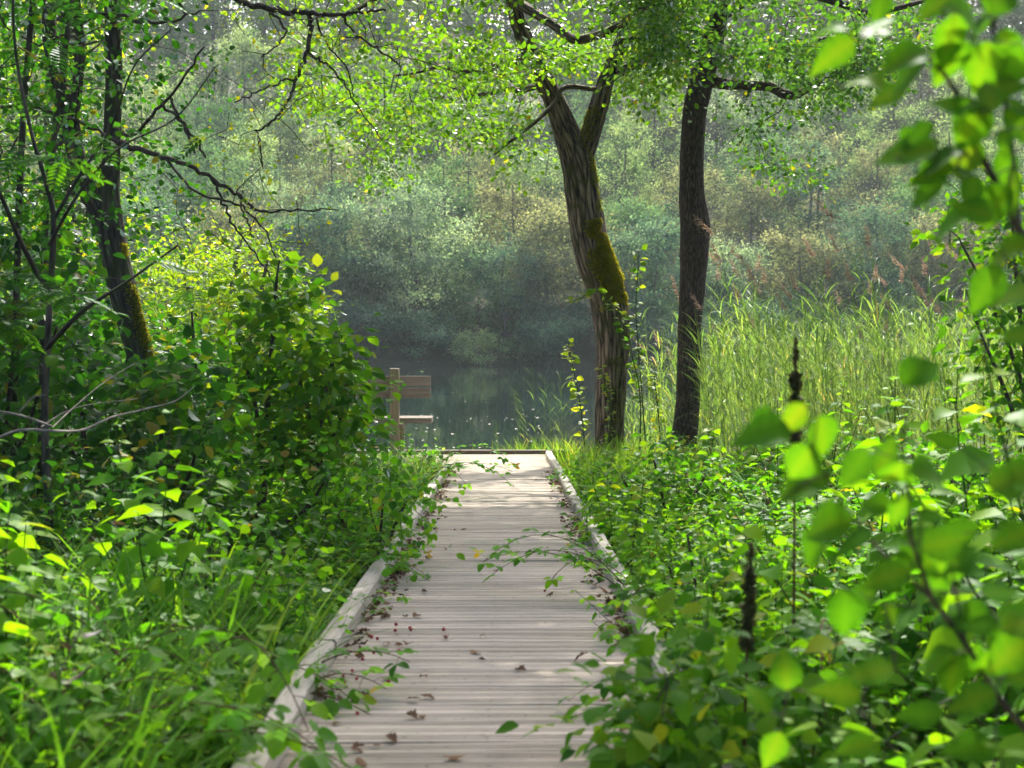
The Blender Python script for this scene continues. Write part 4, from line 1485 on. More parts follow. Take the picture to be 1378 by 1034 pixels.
for i, (px, Y, s) in enumerate(((708, 20.4, .66), (722, 20.6, .74), (738, 20.2, .64), (751, 20.8, .66), (690, 20.7, .5), (665, 20.3, .36), (764, 20.4, .6), (655, 20.6, .38), (715, 20.3, .6), (730, 20.5, .68), (745, 20.4, .72), (700, 20.6, .58), (672, 20.5, .4), (757, 20.3, .7), (770, 20.6, .6))):
    c = at(px, 600, Y)
    dup(rn[i % 4], (c.x, c.y, -.42), rng.uniform(-.5, .5), s, 'short young reed rising from the water just past the end beam', 'young reeds past the end beam', (0, rng.normal(0, .08)))
for px, py, Y, s in ((1205 / 4.7 + 700, 600, 19.6, .8), (876, 600, 19.9, .9), (892, 600, 20.2, .85), (905, 600, 18.0, .75), (945, 600, 18.0, .9), (956, 600, 18.2, .85)):
    c = at(px, py, Y)
    dup(rn[int(rng.integers(4))], gpos(c.x, c.y), rng.uniform(-.5, .5), s, 'single reed growing at the foot of the two oaks', 'reeds at the foot of the oaks', (0, rng.normal(0, .08)))
for _ in range(26):
    c = at(rng.uniform(205, 330), 500, rng.uniform(18.2, 20))
    dup(rn[int(rng.integers(4))], gpos(c.x, c.y), rng.uniform(-.5, .5), rng.uniform(1.0, 1.3), 'pale reed behind the willow bush at left', 'reeds behind the willow bush', (0, rng.normal(0, .1)))
for p_ in rp + rn:
    discard(p_)
# the rest of the reed bed, one uncounted mass
mb = MB()
m_ = 1250
y = rng.uniform(13.5, 24.5, m_)
x = rng.uniform(1.9, 9.2, m_)
k = ~((y < 18.9) & (x / y * F + 681 < 965))
x, y = x[k], y[k]
m_ = len(x)
z = ground_h(x, y)
h = rng.uniform(1.5, 2.3, m_)
A = np.stack([rng.normal(-.06, .08, m_), rng.normal(0, .07, m_), np.ones(m_)], -1)
A = norm(A)
Pb = np.stack([x, y, z], -1)
leaves(mb, Pb, A, rng.normal(0, 1, (m_, 3)), h, blade_tpl(3, .0022, .12), .6)
for i in range(13):
    f = rng.uniform(.2, .95, m_)
    C = Pb + A * (h * f)[:, None]
    a = rng.uniform(0, 6.28, m_)
    D = np.stack([np.cos(a) - .25, np.sin(a), rng.uniform(.8, 2.0, m_)], -1)
    leaves(mb, C, D, np.stack([-np.cos(a), -np.sin(a), np.full(m_, .6)], -1), rng.uniform(.28, .48, m_), blade_tpl(5, .017, rng.uniform(.7, 1.7)), np.clip(rng.normal(.5, .22, m_), 0, 1))
tag(mb.build('reed_bed', G['reed']), 'dense sunlit mass of green reeds beyond the right bank', 'reeds', kind='stuff')

# ---- grass
mb = MB()
def pts(n, f):
    out = []
    while len(out) < n:
        p_ = f()
        if p_ is not None:
            out.append(gpos(*p_))
    return np.array(out)
tuft(mb, pts(260, lambda: (rng.uniform(-2.6, -.78), rng.uniform(13.6, 16.45))), 16, .60, bend=1.5, tint=(.6, .2))
tuft(mb, pts(60, lambda: (rng.uniform(-1.2, -.80), rng.uniform(11.0, 16.4))), 14, .30, bend=1.7)
tuft(mb, pts(150, lambda: (rng.uniform(.74, 2.6), rng.uniform(15.2, 20.4))), 16, .62, bend=1.0, tint=(.65, .2))
tuft(mb, pts(90, lambda: (rng.uniform(.74, 3.4), rng.uniform(11.0, 16))), 14, .5, bend=1.2, tint=(.6, .2))
tuft(mb, pts(130, lambda: (rng.uniform(-2.1, -.8), rng.uniform(2.6, 6.4))), 14, .78, bend=1.5, w=.014, tint=(.4, .2))
tuft(mb, pts(50, lambda: (rng.uniform(.72, 2.2), rng.uniform(3, 7))), 12, .5, bend=1.4, w=.013, tint=(.45, .2))
q = np.array([(rng.uniform(-.5, .95), rng.uniform(19.95, 20.8), -.42) for _ in range(70)])
tuft(mb, q[q[:, 0] > .1], 14, .55, bend=.8, tint=(.65, .2), lean=(-.05, 0))
tuft(mb, q[q[:, 0] <= .1][::2], 6, .42, bend=.6, tint=(.65, .2))
tag(mb.build('long_grass', G['grass']), 'long green grass edging the boardwalk and the lake shore', 'grass', kind='stuff')

# ---- low leafy ground cover
mb = MB()
def carpet(n, x0f, x1f, y0, y1, hmax, size, tpl, tint):
    y = y0 + (y1 - y0) * rng.random(n)
    x = x0f(y) + (x1f(y) - x0f(y)) * rng.random(n)
    cl = np.array([mnoise.noise(Vector((a * 1.6, b * 1.6, 3.1))) for a, b in zip(x, y)])
    k = cl > -.32
    x, y, cl = x[k], y[k], cl[k]
    z = ground_h(x, y) + (hmax * (.35 + .9 * np.clip(cl + .3, 0, 1))) * rng.random(len(x)) ** .7
    a = rng.uniform(0, 6.28, len(x))
    leaves(mb, np.stack([x, y, z], -1), np.stack([np.cos(a), np.sin(a), rng.uniform(-.4, .3, len(x))], -1), np.array([0, 0, 1.0]) + rng.normal(0, .35, (len(x), 3)), size * rng.uniform(.5, 1.2, len(x)), tpl, np.clip(rng.normal(tint, .2, len(x)) + cl * .2, 0, 1))
one = lambda v: (lambda y: np.full_like(y, v))
fwv = lambda y: .37 * y + 1.6
carpet(13000, one(.68), fwv, 3, 9, .40, .055, BR, .5)
carpet(26000, one(.68), fwv, 8, 16.5, .42, .05, low_tpl(.36, .28), .55)
carpet(12000, lambda y: -fwv(y), one(-.79), 3, 8, .36, .055, BR, .45)
carpet(27000, lambda y: -fwv(y), one(-.79), 7, 19, .42, .052, low_tpl(.36, .28), .45)
carpet(2500, one(.67), one(.95), 4, 17, .26, .045, BR, .5)
carpet(2500, one(-1.05), one(-.78), 4, 16, .24, .045, BR, .5)
tag(mb.build('ground_cover', G['nettle']), 'low leafy herbs covering the ground on both banks', 'undergrowth', kind='stuff')

# ---- thick dark hedge of mixed bushes closing the left side
for i, (px, Y, h_, lb) in enumerate(((40, 12.5, 2.2, 'dark mixed bush at the back of the thicket by the left edge'), (150, 13.0, 2.0, 'dark mixed bush behind the leaning trunk'), (255, 14.0, 1.7, 'dim green bush filling the gap right of the leaning trunk'), (400, 14.6, 1.5, 'small green bush behind the hazel shrubs left of the bench'))):
    c = at(px, 700, Y)
    o = thing('bush', lb, 'bush', gpos(c.x, c.y))
    st, fo = MB(), MB()
    T = rng.normal(0, 1, (90, 3))
    T = norm(T) * rng.uniform(.5, 1, (90, 1)) * np.array([1.05, .8, h_ * .5]) + np.array([0, 0, h_ * .52])
    ch = grow(np.array([[0, 0, 0], [.05, 0, .2], [-.05, .03, .4]]), T, step=.18, jit=.1, tip=.003, rmax=.03)
    add_chains(st, ch, 5)
    st.build('stem', G['twig'], o)
    spray(fo, T, 30, .17, .068, OVAL, up=.55, tint=(.45, .22), flat=.6)
    fo.build('foliage', G['shade'], o)

# ---- shrub at the right edge beside the reeds
BLr = leaf_tpl(4, .33, .10, .2, pos=.45)
sapling('broadleaf_shrub', 'glossy sunlit shrub at the right edge in front of the reeds', 'shrub', [(1400, 900, 14), (1396, 700, 12), (1385, 520, 9), (1370, 400, 6), (1362, 300, 3)], 7.4, G['twig'],
        px_targets(120, 1255, 1470, 235, 620, 6.9, 8.0, lambda x, y: x > 1262 + .0015 * (y - 330) ** 2 and rng.random() < .5 + .5 * (x > 1310)), BLr, 13, .10, .062, G['hazel'], up=.6, tint=(.5, .22),
        extra=[[(1394, 640, 8), (1350, 520, 6), (1320, 450, 4), (1300, 390, 3)], [(1390, 560, 8), (1340, 420, 5), (1290, 320, 3)]], tn='stem')
sapling('broadleaf_shrub', 'low dark shrub under the glossy one at the right edge', 'shrub', [(1360, 980, 10), (1358, 820, 9), (1340, 700, 7), (1325, 640, 4)], 6.6, G['twig'],
        px_targets(95, 1215, 1450, 590, 860, 6.0, 7.2), BLr, 12, .10, .058, G['bramble'], up=.65, tint=(.4, .2), tn='stem')

# ------------------------------------------------------------------ blurred branches close to the camera, right
FLS = [leaf_tpl(14, w_, f_, d_, serr=s_, pos=p_, sharp=h_, curl=c_) for w_, f_, d_, s_, p_, h_, c_ in ((.36, .09, .26, .05, .38, .95, 0), (.33, .16, .12, .06, .36, 1.05, .15), (.40, .04, .42, .045, .42, .9, -.12), (.30, .12, .3, .07, .34, 1.1, .1))]
FVT = []                                     # veins: paler midrib and side ribs
for j in range(15):
    v_ = -.10 if j % 3 else .08
    FVT += [v_ - .04, .30, v_ - .04]
FVT = np.array(FVT)
hz = thing('hazel_shrub', 'hazel with very large soft leaves reaching in from the right close to the camera', 'shrub', (1.55, 2.2, float(ground_h(1.55, 2.2))))
mb = MB()
YF = 2.05
g0 = np.array(hz.location)
roots = []
stems = [[tuple(at(1378 + 560, 1900, 2.2)), tuple(at(1700, 1300, 2.2)), tuple(at(1560, 800, 2.15)), tuple(at(1440, 460, 2.1)), tuple(at(1372, 312, YF)), tuple(at(1345, 255, YF)), tuple(at(1318, 205, YF)), tuple(at(1300, 150, YF)), tuple(at(1262, 90, 2.0)), tuple(at(1215, 60, 2.0)), tuple(at(1160, 38, 2.0))],
         [tuple(at(1372, 312, YF)), tuple(at(1362, 200, 2.1)), tuple(at(1345, 90, 2.15)), tuple(at(1330, 0, 2.2)), tuple(at(1320, -80, 2.2))],
         [tuple(at(1318, 205, YF)), tuple(at(1275, 205, 2.0)), tuple(at(1235, 215, 2.0)), tuple(at(1205, 213, 1.95))],
         [tuple(at(1440, 460, 2.1)), tuple(at(1390, 390, 2.0)), tuple(at(1350, 345, 1.95))],
         [tuple(at(1700, 1300, 2.2)), tuple(at(1480, 1100, 2.2)), tuple(at(1400, 1005, 2.15)), tuple(at(1345, 940, 2.1)), tuple(at(1300, 868, 2.1)), tuple(at(1255, 808, 2.05)), tuple(at(1196, 752, 2.0)), tuple(at(1150, 700, 2.0)), tuple(at(1112, 640, 1.95)), tuple(at(1095, 590, 1.95))],
         [tuple(at(1255, 808, 2.05)), tuple(at(1225, 720, 2.0)), tuple(at(1222, 650, 1.95)), tuple(at(1215, 590, 1.95))],
         [tuple(at(1300, 868, 2.1)), tuple(at(1285, 790, 2.1)), tuple(at(1275, 720, 2.1))],
         [tuple(at(1480, 1100, 2.2)), tuple(at(1440, 860, 2.1)), tuple(at(1390, 700, 2.05)), tuple(at(1360, 650, 2.0))]]
for i, s_ in enumerate(stems):
    P = spline(s_, 6)
    r0 = (.011, .0045, .003, .004, .0065, .004, .003, .005)[i]
    tube(mb, P - g0, np.linspace(r0, .0016, len(P)), 7, rough=.08, rfreq=40)
    roots.append(P)
roots = np.concatenate(roots)
LV = [(1140, 40, 1.95, 62, 168, .4, .5), (1150, 52, 1.95, 100, 215, .3, .6), (1160, 50, 1.95, 72, 20, .5, .85), (1165, 45, 1.9, 62, 35, .5, .7), (1250, 72, 1.95, 92, 185, .35, .5), (1246, 80, 1.95, 95, 215, .3, .45), (1222, 118, 2.0, 76, 195, .4, .45),
      (1285, 18, 1.95, 96, 268, -.8, .55), (1268, 10, 2.0, 100, -20, .3, .55), (1330, 55, 2.0, 80, 262, -.6, .55), (1318, 150, 2.0, 92, 155, .3, .5), (1322, 142, 1.95, 70, 195, .9, .1), (1335, 150, 1.95, 70, 88, -.4, .8), (1330, 140, 2.0, 92, 230, .2, .5),
      (1256, 165, 1.95, 62, 215, .2, .35), (1262, 200, 1.95, 92, 180, .5, .6), (1300, 205, 1.95, 76, 190, .9, .05), (1285, 222, 1.95, 86, 200, .3, .55), (1278, 232, 2.0, 74, 345, .4, .6), (1345, 40, 2.05, 90, 300, -.2, .5), (1350, 150, 2.05, 80, 320, .3, .4), (1345, 200, 2.1, 85, 290, .2, .3),
      (1340, 120, 2.1, 80, 15, .4, .45), (1360, 250, 2.0, 80, 230, .3, .35), (1300, -10, 2.1, 80, 200, .3, .5), (1388, 330, 1.95, 96, 190, .35, .6), (1395, 385, 2.0, 80, 200, .4, .45), (1398, 450, 1.95, 84, 185, .3, .6), (1330, 20, 2.1, 80, 60, .1, .6), (1375, 60, 2.0, 80, 250, 0, .5), (1372, 110, 2.0, 80, 200, .4, .7),
      (1065, 582, 1.9, 100, 176, .5, .2), (1100, 560, 1.9, 96, 290, -.3, .5), (1095, 600, 1.9, 80, 240, .0, .45), (1120, 640, 1.95, 96, 195, .4, .5), (1215, 620, 1.9, 92, 255, -.4, .6), (1222, 635, 1.9, 90, -5, .4, .55), (1180, 640, 1.95, 80, 60, .2, .55), (1085, 545, 1.9, 66, 230, -.4, .88), (1150, 700, 1.95, 100, 190, .4, .5), (1175, 715, 1.95, 88, 205, .9, .02),
      (1240, 740, 1.95, 90, 15, .0, .55), (1265, 715, 2.0, 80, 270, -.5, .55), (1225, 765, 1.95, 84, 200, .2, .5), (1135, 792, 2.0, 86, 275, -.7, .1), (1235, 815, 2.0, 72, 215, .9, .0), (1330, 655, 1.95, 76, 10, .3, .6), (1290, 600, 2.0, 70, 160, .4, .45), (1400, 640, 1.95, 84, 180, .3, .55), (1390, 712, 1.95, 76, 200, .4, .5), (1320, 800, 2.0, 76, 5, .4, .5), (1290, 880, 2.05, 72, 200, .4, .45),
      (1350, 850, 2.0, 80, 20, .3, .8), (1205, 900, 2.0, 90, 185, .4, .55), (1160, 935, 2.0, 82, 170, .3, .5), (1110, 720, 2.0, 70, 230, .2, .45), (1060, 930, 2.2, 70, 95, -.2, .55), (1035, 960, 2.2, 76, 120, .3, .5), (1050, 985, 2.2, 84, 250, -.2, .6), (1340, 930, 2.0, 84, 200, .4, .5), (1270, 960, 2.0, 84, 190, .3, .5), (1390, 860, 2.0, 84, 210, .3, .6), (1180, 1000, 2.0, 84, 190, .3, .55), (1340, 1010, 2.0, 84, 170, .4, .45)]
for _ in range(84):
    p_ = roots[int(rng.integers(len(roots)))] + rng.normal(0, .035, 3)
    LV.append((681 + p_[0] / p_[1] * F, 443 - (p_[2] - EYE) / p_[1] * F, float(p_[1]), rng.uniform(50, 88), rng.uniform(140, 400), rng.uniform(-.3, .7), rng.uniform(.2, .6)))
B0 = np.array([tuple(at(px, py, Y)) for px, py, Y, *_ in LV])
chs = grow(roots, B0, step=.03, jit=.06, tip=.0011, rmax=.003)
for p_, r_ in chs:
    tube(mb, p_ - g0, r_, 5)
mb.build('branch', G['twig'], hz)
mb = MB()
CR = np.array(CAMR)
for px, py, Y, Lp, ang, face, tn_ in LV:
    a = math.radians(ang)
    A = CR @ np.array([math.cos(a), math.sin(a), rng.normal(-.15, .25)])
    Nn = np.array([rng.normal(0, .15), -.75 + face * .5, .45 + .5 * face]) + rng.normal(0, .12, 3)
    p_ = np.array(tuple(at(px, py, Y)))
    leaves(mb, p_ - g0, A, Nn, Lp / F * Y * rng.uniform(.72, .95), FLS[int(rng.integers(4))], np.clip(tn_ * .75 + rng.normal(.05, .08), 0, .9), width=rng.uniform(.85, 1.1), vt=FVT)
mb.build('foliage', G['hazel'], hz)

# dead flower spikes
def spike(label, x, y, h, L, lean=0.05):
    o = thing('dock_stalk', label, 'seed stalk', gpos(x, y))
    st, fo = MB(), MB()
    t = np.linspace(0, 1, 8)
    P = np.stack([lean * t * h, .02 * np.sin(t * 4), h * t], -1)
    tube(st, P, np.linspace(.006, .002, 8), 5, tint=.9)
    st.build('stem', G['cane'], o)
    f = rng.uniform(1 - L / h, 1, 700)
    C = np.stack([lean * f * h, .02 * np.sin(f * 4), h * f], -1)
    a = rng.uniform(0, 6.28, 700)
    D = np.stack([np.cos(a), np.sin(a), rng.uniform(-.9, .3, 700)], -1)
    clump = .6 + .4 * np.sin(f * 60) ** 2
    leaves(fo, C, D, rng.normal(0, 1, (700, 3)), .024 * clump * rng.uniform(.5, 1.3, 700) * (1 - .5 * (f > .93)), low_tpl(.3, .3), np.clip(rng.normal(.4, .3, 700), 0, 1))
    fo.build('seed_head', G['seed'], o)
    return o


c = at(1062, 455, 4.0)
spike('tall dark drooping seed spike in front of the reed bed', c.x + .03, 4.0, c.z - float(ground_h(c.x, 4.0)), .30, -.01)
c = at(992, 728, 3.6)
spike('thick dark brown seed spike in the lower right bank', c.x + .02, 3.6, c.z - float(ground_h(c.x, 3.6)), .28, .015)

# bleached dry stalks standing about in the banks
for i in range(34):
    right = i % 3 != 0
    y_ = rng.uniform(3.2, 14)
    x_ = rng.uniform(.85, min(fw(y_), 3.2)) if right else -rng.uniform(.95, min(fw(y_), 3.0))
    o = thing('dry_stalk', 'bleached dry stalk in the bank right of the boardwalk' if right else 'bleached dry stalk in the bank left of the boardwalk', 'stalk', gpos(x_, y_), group='dry stalks on the right bank' if right else 'dry stalks on the left bank')
    st = MB()
    h_ = rng.uniform(.5, 1.0)
    ln = rng.normal(0, .35, 2)
    t = np.linspace(0, 1, 7)
    P = np.stack([ln[0] * t ** 1.5 * h_, ln[1] * t ** 1.5 * h_, h_ * t * (1 - .2 * t)], -1) + np.concatenate([np.zeros((1, 3)), rng.normal(0, .008, (6, 3))])
    tube(st, P, np.linspace(.0035, .0015, 7), 5, tint=.5)
    st.build('stem', G['deadwood'], o)
    fo = MB()
    k = int(rng.integers(4, 10))
    f = rng.uniform(.2, 1, k)
    C = np.stack([np.interp(f, t, P[:, d]) for d in range(3)], -1)
    leaves(fo, C, rng.normal(0, 1, (k, 3)) + np.array([0, 0, -.6]), rng.normal(0, 1, (k, 3)), rng.uniform(.03, .07, k), leaf_tpl(4, .2, .3, .9), rng.uniform(.2, .95, k))
    fo.build('withered_leaves', G['dry'], o)

# ------------------------------------------------------------------ litter on the boards
def dry_leaf(n):
    mb = MB()
    T, Q = leaf_tpl(8, .30, rng.uniform(.0, .3), rng.uniform(-.3, .5), serr=.14, pos=.55, sharp=.8, curl=rng.uniform(-.4, .6))
    T = T - np.array([0, .5, T[:, 2].min()])
    T[:, 2] += rng.normal(0, .02, len(T)) * (1 + np.abs(T[:, 0]) * 3)
    T[:, 2] -= T[:, 2].min()
    mb.add(T, Q, rng.uniform(.1, .8))
    return mb.build('fallen_leaf', G['dry'])


dl = [dry_leaf(i) for i in range(7)]
spots = [(650, 858), (649, 889), (569, 916), (568, 966), (555, 967), (506, 1005), (481, 1007), (611, 1023), (527, 998), (548, 872), (561, 831), (545, 831), (490, 943), (487, 937), (811, 945), (840, 985), (783, 891), (736, 738), (751, 782), (740, 803), (820, 840), (833, 838), (828, 842), (838, 835), (845, 845),
         (800, 790), (812, 800), (820, 812), (806, 780), (783, 708), (778, 702), (770, 692), (772, 706), (600, 740), (572, 735), (667, 770), (624, 714), (690, 655), (480, 1012), (520, 915), (463, 950), (452, 975), (520, 868), (538, 870), (512, 905), (770, 735), (765, 745), (780, 752), (790, 770), (775, 760), (785, 764), (560, 700), (575, 712), (590, 700), (486, 1030), (700, 903), (640, 880), (600, 860), (555, 945), (575, 940), (835, 870), (842, 860)]
for i in range(46):
    if i % 2:
        y_ = rng.uniform(6.2, 15)
        x_ = XR - abs(rng.normal(0, .06)) - .02
    else:
        y_ = rng.uniform(5.2, 14)
        x_ = XL + abs(rng.normal(0, .09)) + .02
    spots.append((x_, y_, 0))
for i, s_ in enumerate(spots):
    p_ = on_deck(*s_, 0.002) if len(s_) == 2 else Vector((s_[0], s_[1], deck_z(s_[1]) + .002))
    o = dl[i % 7].copy()
    COL.objects.link(o)
    o.location = (p_.x, p_.y, p_.z + .002)
    sc_ = rng.uniform(.03, .065)
    o.scale = (sc_, sc_, sc_ * rng.uniform(.5, 1.3))
    o.rotation_euler = (rng.normal(0, .12), rng.normal(0, .12), rng.uniform(0, 6.28))
    tag(o, 'curled brown fallen leaf lying on the grey boards', 'fallen leaf', 'fallen leaves on the boardwalk')
for o in dl:
    bpy.data.objects.remove(o)
mb = MB()
V = []
for i in range(7):
    for j in range(10):
        a, b_ = math.pi * i / 6, 2 * math.pi * j / 10
        V.append((math.sin(a) * math.cos(b_), math.sin(a) * math.sin(b_), math.cos(a) * .95))
mb.add(V, [(i * 10 + j, i * 10 + (j + 1) % 10, (i + 1) * 10 + (j + 1) % 10, (i + 1) * 10 + j) for i in range(6) for j in range(10)])
for j in range(5):
    a = j * 1.257
    leaves(mb, (0, 0, .9), (math.cos(a), math.sin(a), .4), (0, 0, 1), .5, low_tpl(.2, .15), .1)
b0 = mb.build('red_berry', G['berry'])
for i, (px, py) in enumerate(((533, 843), (553, 850), (532, 851), (500, 860), (503, 881), (517, 876), (537, 879), (463, 922), (462, 912), (481, 963), (523, 920), (597, 850), (600, 860), (552, 848), (497, 858), (508, 862), (474, 905), (480, 916), (733, 797), (612, 714), (488, 890))):
    p_ = on_deck(px, py)
    o = b0 if i == 0 else b0.copy()
    if i:
        COL.objects.link(o)
    s_ = rng.uniform(.006, .009)
    o.location = (p_.x, p_.y, p_.z + s_ + .001)
    o.scale = (s_, s_, s_)
    o.rotation_euler = (rng.normal(0, .8), rng.normal(0, .8), rng.uniform(0, 6))
    tag(o, 'small red berry dropped on the grey boards', 'berry', 'red berries on the boardwalk')
# crumbs of leaf litter swept against the kerbs
mb = MB()
m_ = 1500
y = rng.uniform(4.5, 16, m_)
k = rng.random(m_) < .45
x = np.where(k, XR - np.abs(rng.normal(0, .05, m_)) - .01, XL + np.abs(rng.normal(0, .05, m_)) + .01)
cl = np.array([mnoise.noise(Vector((0, b_ * 1.3, 5.0 if kk else 9.0))) for b_, kk in zip(y, k)])
s_ = cl > -.05
a = rng.uniform(0, 6.28, m_)
leaves(mb, np.stack([x, y, deck_z(y) + .006 + rng.uniform(0, .02, m_)], -1)[s_], np.stack([np.cos(a), np.sin(a), rng.normal(0, .2, m_)], -1)[s_], (np.array([0, 0, 1.0]) + rng.normal(0, .4, (m_, 3)))[s_], rng.uniform(.008, .045, m_)[s_], low_tpl(.3, .25, .4), rng.uniform(0, .9, m_)[s_])
tag(mb.build('leaf_litter', G['dry']), 'brown leaf crumbs gathered along both kerbs', 'leaf litter', kind='stuff')

# specks floating on the lake
mb = MB()
a = np.linspace(0, 6.28, 10)[:-1]
mb.add(np.stack([np.cos(a), np.sin(a) * .7, np.full(9, 0) + .08 * np.cos(2 * a)], -1), [list(range(9))])
f0 = mb.build('floating_leaf', plain_mat('pale_leaf', (.42, .42, .36), .5))
for i in range(60):
    p_ = at(rng.uniform(575, 760), 0, 1)
    y_ = float(rng.uniform(21, 36) if i < 52 else rng.uniform(36, 50))
    o = f0 if i == 0 else f0.copy()
    if i:
        COL.objects.link(o)
    s_ = rng.uniform(.018, .045)
    o.location = (rng.uniform(-.105, .03) * y_, y_, -.493)
    o.scale = (s_, s_, s_)
    o.rotation_euler = (0, 0, rng.uniform(0, 6))
    tag(o, 'small pale leaf floating on the dark lake', 'floating leaf', 'leaves floating on the lake')

# ------------------------------------------------------------------ far bank
def far_mat(name, stops):
    return leaf_mat(name, stops, trans=.34, tcol=(2.0, 2.2, 1.2), gloss=.02, rough=.5, blotch=.35)


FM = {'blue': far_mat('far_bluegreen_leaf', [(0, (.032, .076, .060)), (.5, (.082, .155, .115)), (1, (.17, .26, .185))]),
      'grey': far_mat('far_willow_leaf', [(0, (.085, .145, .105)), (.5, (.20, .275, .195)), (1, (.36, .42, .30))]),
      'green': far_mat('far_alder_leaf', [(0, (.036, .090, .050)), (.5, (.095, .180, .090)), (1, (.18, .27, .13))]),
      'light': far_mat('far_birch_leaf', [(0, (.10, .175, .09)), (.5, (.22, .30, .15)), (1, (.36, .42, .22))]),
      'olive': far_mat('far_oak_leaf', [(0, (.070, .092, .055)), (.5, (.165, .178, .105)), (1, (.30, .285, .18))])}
FAR_T = low_tpl(.34, .28, .15)


def far_proto(h, w, kind):
    """crown and trunk of a far tree at the origin"""
    tr, cr = MB(), MB()
    n = 60 if kind != 'shrub' else 40
    D = norm(rng.normal(0, 1, (n, 3)))
    z0 = {'tall': .18, 'round': .05, 'shrub': .03}[kind]
    if kind == 'tall':
        zz = rng.uniform(z0, .97, n)
        wid = np.sin(np.pi * (zz * .86 + .12)) ** .7
        a = rng.uniform(0, 6.28, n)
        rr_ = np.sqrt(rng.uniform(.15, 1, n))
        T = np.stack([np.cos(a) * rr_ * wid * w / 2, np.sin(a) * rr_ * wid * w / 2, zz * h], -1)
    else:
        D[:, 2] = np.abs(D[:, 2]) * rng.choice([1, 1, -.6], n)
        D[:, 2] = np.where(D[:, 2] < 0, D[:, 2] / .6, D[:, 2])
        T = D * rng.uniform(.55, 1, (n, 1)) * np.array([w / 2, w / 2, h * (1 - z0) / 2 * 1.05]) + np.array([0, 0, h * (1 + z0) / 2])
        T[:, 2] = np.maximum(T[:, 2], .15)
    main = spline([(0, 0, -.4), (rng.normal(0, .1), 0, h * .3), (rng.normal(0, .25), rng.normal(0, .2), h * .6), (rng.normal(0, .3), 0, h * .9)], 5)
    tube(tr, main, np.linspace(h * .016, h * .004, len(main)), 7)
    add_chains(tr, grow(main[3:], T, step=.5, jit=.08, tip=.018, rmax=.11), 4)
    cs = w * .115
    C = np.repeat(T, 170, 0)
    r_ = np.abs(rng.normal(0, 1, len(C)))
    off = norm(rng.normal(0, 1, (len(C), 3))) * (np.minimum(r_, 1.9) * cs)[:, None] * np.array([1.1, 1.1, .8])
    ct = np.repeat(rng.normal(0, .30, len(T)), 170)
    leaves(cr, C + off, norm(off) + rng.normal(0, .5, off.shape), rng.normal(0, .16, off.shape) + norm(off) * .7 + norm(C - np.array([0, 0, h * .4])) * .9 + np.array([0, 0, .35]), rng.uniform(.10, .22, len(C)) * (1 if kind != 'shrub' else .8), FAR_T, np.clip(rng.normal(.45, .10, len(C)) + ct + .12 * off[:, 2] / cs, 0, 1))  # tint rises to each clump's top: light from above put into the colour
    return tr, cr


PR = []
for kind, h_, w_ in (('round', 9, 8), ('round', 10, 8.5), ('tall', 12, 6.5), ('tall', 13, 7), ('shrub', 4.2, 6), ('shrub', 3.6, 5), ('round', 9.5, 7.5)):
    tr, cr = far_proto(h_, w_, kind)
    to = tr.build('trunk', G['bark_grey'])
    co = cr.build('crown', FM['blue'])
    PR.append((kind, h_, w_, to, co))

MARKS = [(40, 'behind the leftmost thin stems'), (150, 'behind the leaning tree'), (270, 'above the willow bush'), (370, 'above the tall hazel sapling'), (460, 'left of the bench'), (535, 'behind the bench post'), (610, 'above the bench\'s right end'), (690, 'above the end beam'),
         (760, 'left of the mossy oak trunk'), (825, 'behind the mossy oak trunk'), (885, 'between the two oaks'), (960, 'right of the dark oak'), (1040, 'above the left reeds'), (1130, 'above the middle reeds'), (1220, 'above the right reeds'), (1320, 'behind the right edge shrub'), (1450, 'beyond the right edge'), (-60, 'beyond the left edge'), (-180, 'well past the left edge'), (1580, 'well past the right edge')]
LOOK = {'blue': 'blue green', 'grey': 'silvery green', 'green': 'mid green', 'light': 'pale yellow green', 'olive': 'olive brown'}
used = set()


def far_tree(px, Y, pi, mk, row, sc=1.0, nm='tree'):
    kind, h_, w_, to, co = PR[pi]
    c = at(px, 443, Y)
    z = float(ground_h(c.x, c.y)) - .1
    if kind == 'shrub' and Y < 86:
        z = -.62
    mark = min(MARKS, key=lambda m: abs(m[0] - px))[1]
    lab = f'{LOOK[mk]} {"bush" if kind == "shrub" else "tree"} {row}, {mark}'
    name = 'bush' if kind == 'shrub' else 'broadleaf_tree'
    o = thing(name, lab, 'bush' if kind == 'shrub' else 'tree', (c.x, c.y, z), rng.uniform(0, 6.28), 'bushes on the far bank' if kind == 'shrub' else 'trees on the far bank')
    s = sc * rng.uniform(.9, 1.1)
    o.scale = (s * rng.uniform(.9, 1.1), s * rng.uniform(.9, 1.1), s)
    for src, nm_ in ((to, 'trunk'), (co, 'crown')):
        d = src.copy()
        d.name = nm_
        COL.objects.link(d)
        d.parent = o
        if nm_ == 'crown':
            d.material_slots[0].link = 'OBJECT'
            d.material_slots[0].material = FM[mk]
    return o


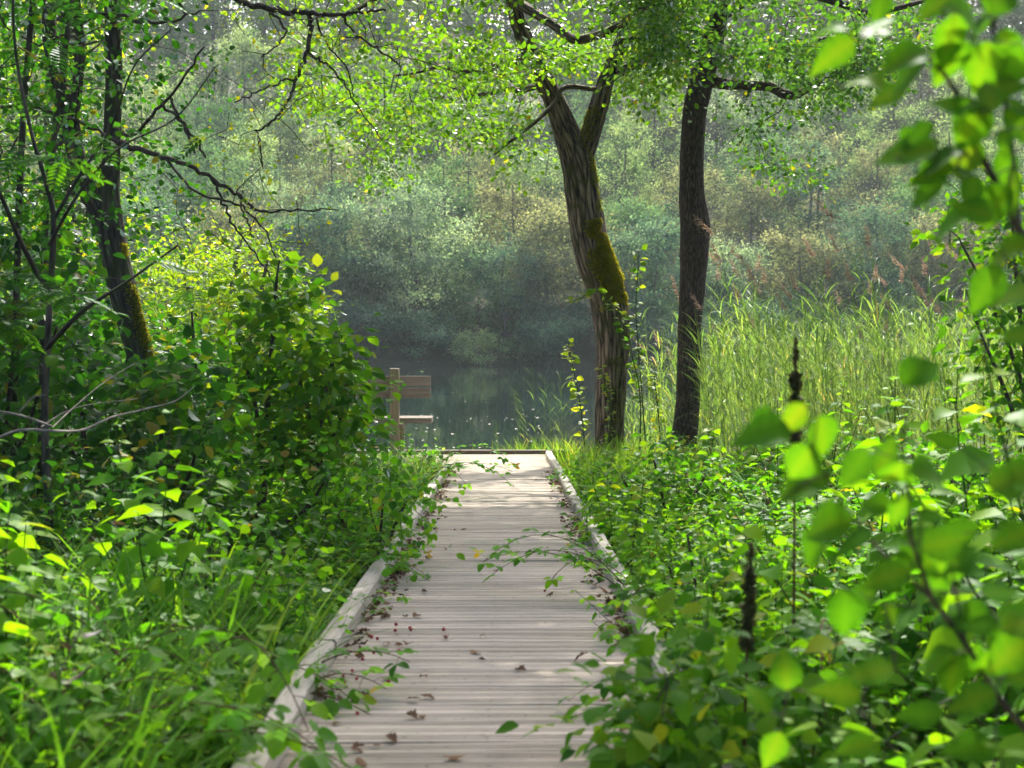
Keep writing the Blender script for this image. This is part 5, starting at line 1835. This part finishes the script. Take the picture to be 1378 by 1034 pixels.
# waterside row, placed as the photograph shows it
for px, Y, pi, mk, sc in ((-150, 88, 0, 'green', 1), (-30, 87, 6, 'blue', .95), (90, 88, 1, 'green', .95), (210, 87.5, 0, 'blue', 1), (330, 88, 6, 'olive', .9), (430, 87, 6, 'blue', .95), (470, 88.5, 6, 'grey', .9), (560, 87.5, 1, 'grey', 1.05), (680, 87.5, 6, 'blue', .82), (775, 88.5, 0, 'olive', .9), (880, 87.5, 6, 'blue', .85), (975, 88.5, 0, 'grey', .85), (1080, 87.5, 6, 'olive', .82), (1175, 88.5, 1, 'blue', .85), (1290, 88, 0, 'olive', .9), (1410, 88, 6, 'blue', .95), (1540, 88, 0, 'green', 1)):
    far_tree(px, Y, pi, mk, 'at the far waterline', sc)
for px, pi, mk, sc in ((-90, 5, 'blue', 1), (40, 4, 'green', 1), (150, 5, 'blue', 1.1), (270, 4, 'blue', 1), (385, 5, 'blue', .9), (480, 4, 'blue', .95), (575, 5, 'blue', .9), (640, 5, 'light', .62), (700, 5, 'green', .55), (740, 4, 'blue', .85), (840, 5, 'blue', .9), (925, 5, 'blue', .9), (1020, 4, 'blue', .95), (1120, 5, 'blue', .9), (1230, 4, 'green', .9), (1330, 5, 'blue', 1), (1450, 4, 'blue', 1)):
    far_tree(px, 84.3 + rng.uniform(-.5, .4), pi, mk, 'overhanging the far waterline', sc)
for px in range(-120, 1500, 92):
    far_tree(px + rng.uniform(-25, 25), 91 + rng.uniform(-1, 1), 4, ['blue', 'green', 'olive'][int(rng.integers(3))], 'under the waterside trees', 1.0)
for px in range(-60, 1460, 76):
    far_tree(px + rng.uniform(-25, 25), 88.3 + rng.uniform(-.8, .8), 5, ['blue', 'green', 'blue'][int(rng.integers(3))], 'close behind the far waterline', .9)
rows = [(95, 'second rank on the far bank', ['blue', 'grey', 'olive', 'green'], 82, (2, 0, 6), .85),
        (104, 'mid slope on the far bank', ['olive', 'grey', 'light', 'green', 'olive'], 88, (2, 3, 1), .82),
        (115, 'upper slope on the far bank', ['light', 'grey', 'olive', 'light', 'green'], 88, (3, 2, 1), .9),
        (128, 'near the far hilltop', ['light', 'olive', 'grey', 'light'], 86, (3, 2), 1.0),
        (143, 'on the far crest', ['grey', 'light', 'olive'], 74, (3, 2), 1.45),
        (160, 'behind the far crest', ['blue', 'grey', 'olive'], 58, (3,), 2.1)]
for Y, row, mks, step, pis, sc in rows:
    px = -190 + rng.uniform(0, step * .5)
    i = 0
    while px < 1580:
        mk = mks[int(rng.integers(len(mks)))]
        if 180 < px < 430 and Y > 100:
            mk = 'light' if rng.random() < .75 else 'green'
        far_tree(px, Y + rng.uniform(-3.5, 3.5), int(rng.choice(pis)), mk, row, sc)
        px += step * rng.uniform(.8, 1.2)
for _, _, _, to, co in PR:
    bpy.data.objects.remove(to)
    bpy.data.objects.remove(co)

# ------------------------------------------------------------------ haze over the lake
m = bpy.data.materials.new('haze_air')
m.use_nodes = True
n = m.node_tree
n.nodes.clear()
out = n.nodes.new("ShaderNodeOutputMaterial")
pv = n.nodes.new("ShaderNodeVolumePrincipled")
pv.inputs['Color'].default_value = (.80, .92, .95, 1)
pv.inputs['Density'].default_value = HAZE
pv.inputs['Anisotropy'].default_value = 0.1
n.links.new(pv.outputs[0], out.inputs['Volume'])
mb = MB()
x0, x1, y0, y1, z0, z1 = -80, 80, -15, 210, -3, 62
V = [(x0, y0, z0), (x1, y0, z0), (x1, y1, z0), (x0, y1, z0), (x0, y0, z1), (x1, y0, z1), (x1, y1, z1), (x0, y1, z1)]
mb.add(V, [(3, 2, 1, 0), (4, 5, 6, 7), (0, 1, 5, 4), (1, 2, 6, 5), (2, 3, 7, 6), (3, 0, 4, 7)])
tag(mb.build('haze', m, shade=False), kind='stuff')

# plants that ended up as several copies keep only what they need
for o in list(bpy.data.objects):
    if o.users == 0:
        bpy.data.objects.remove(o)
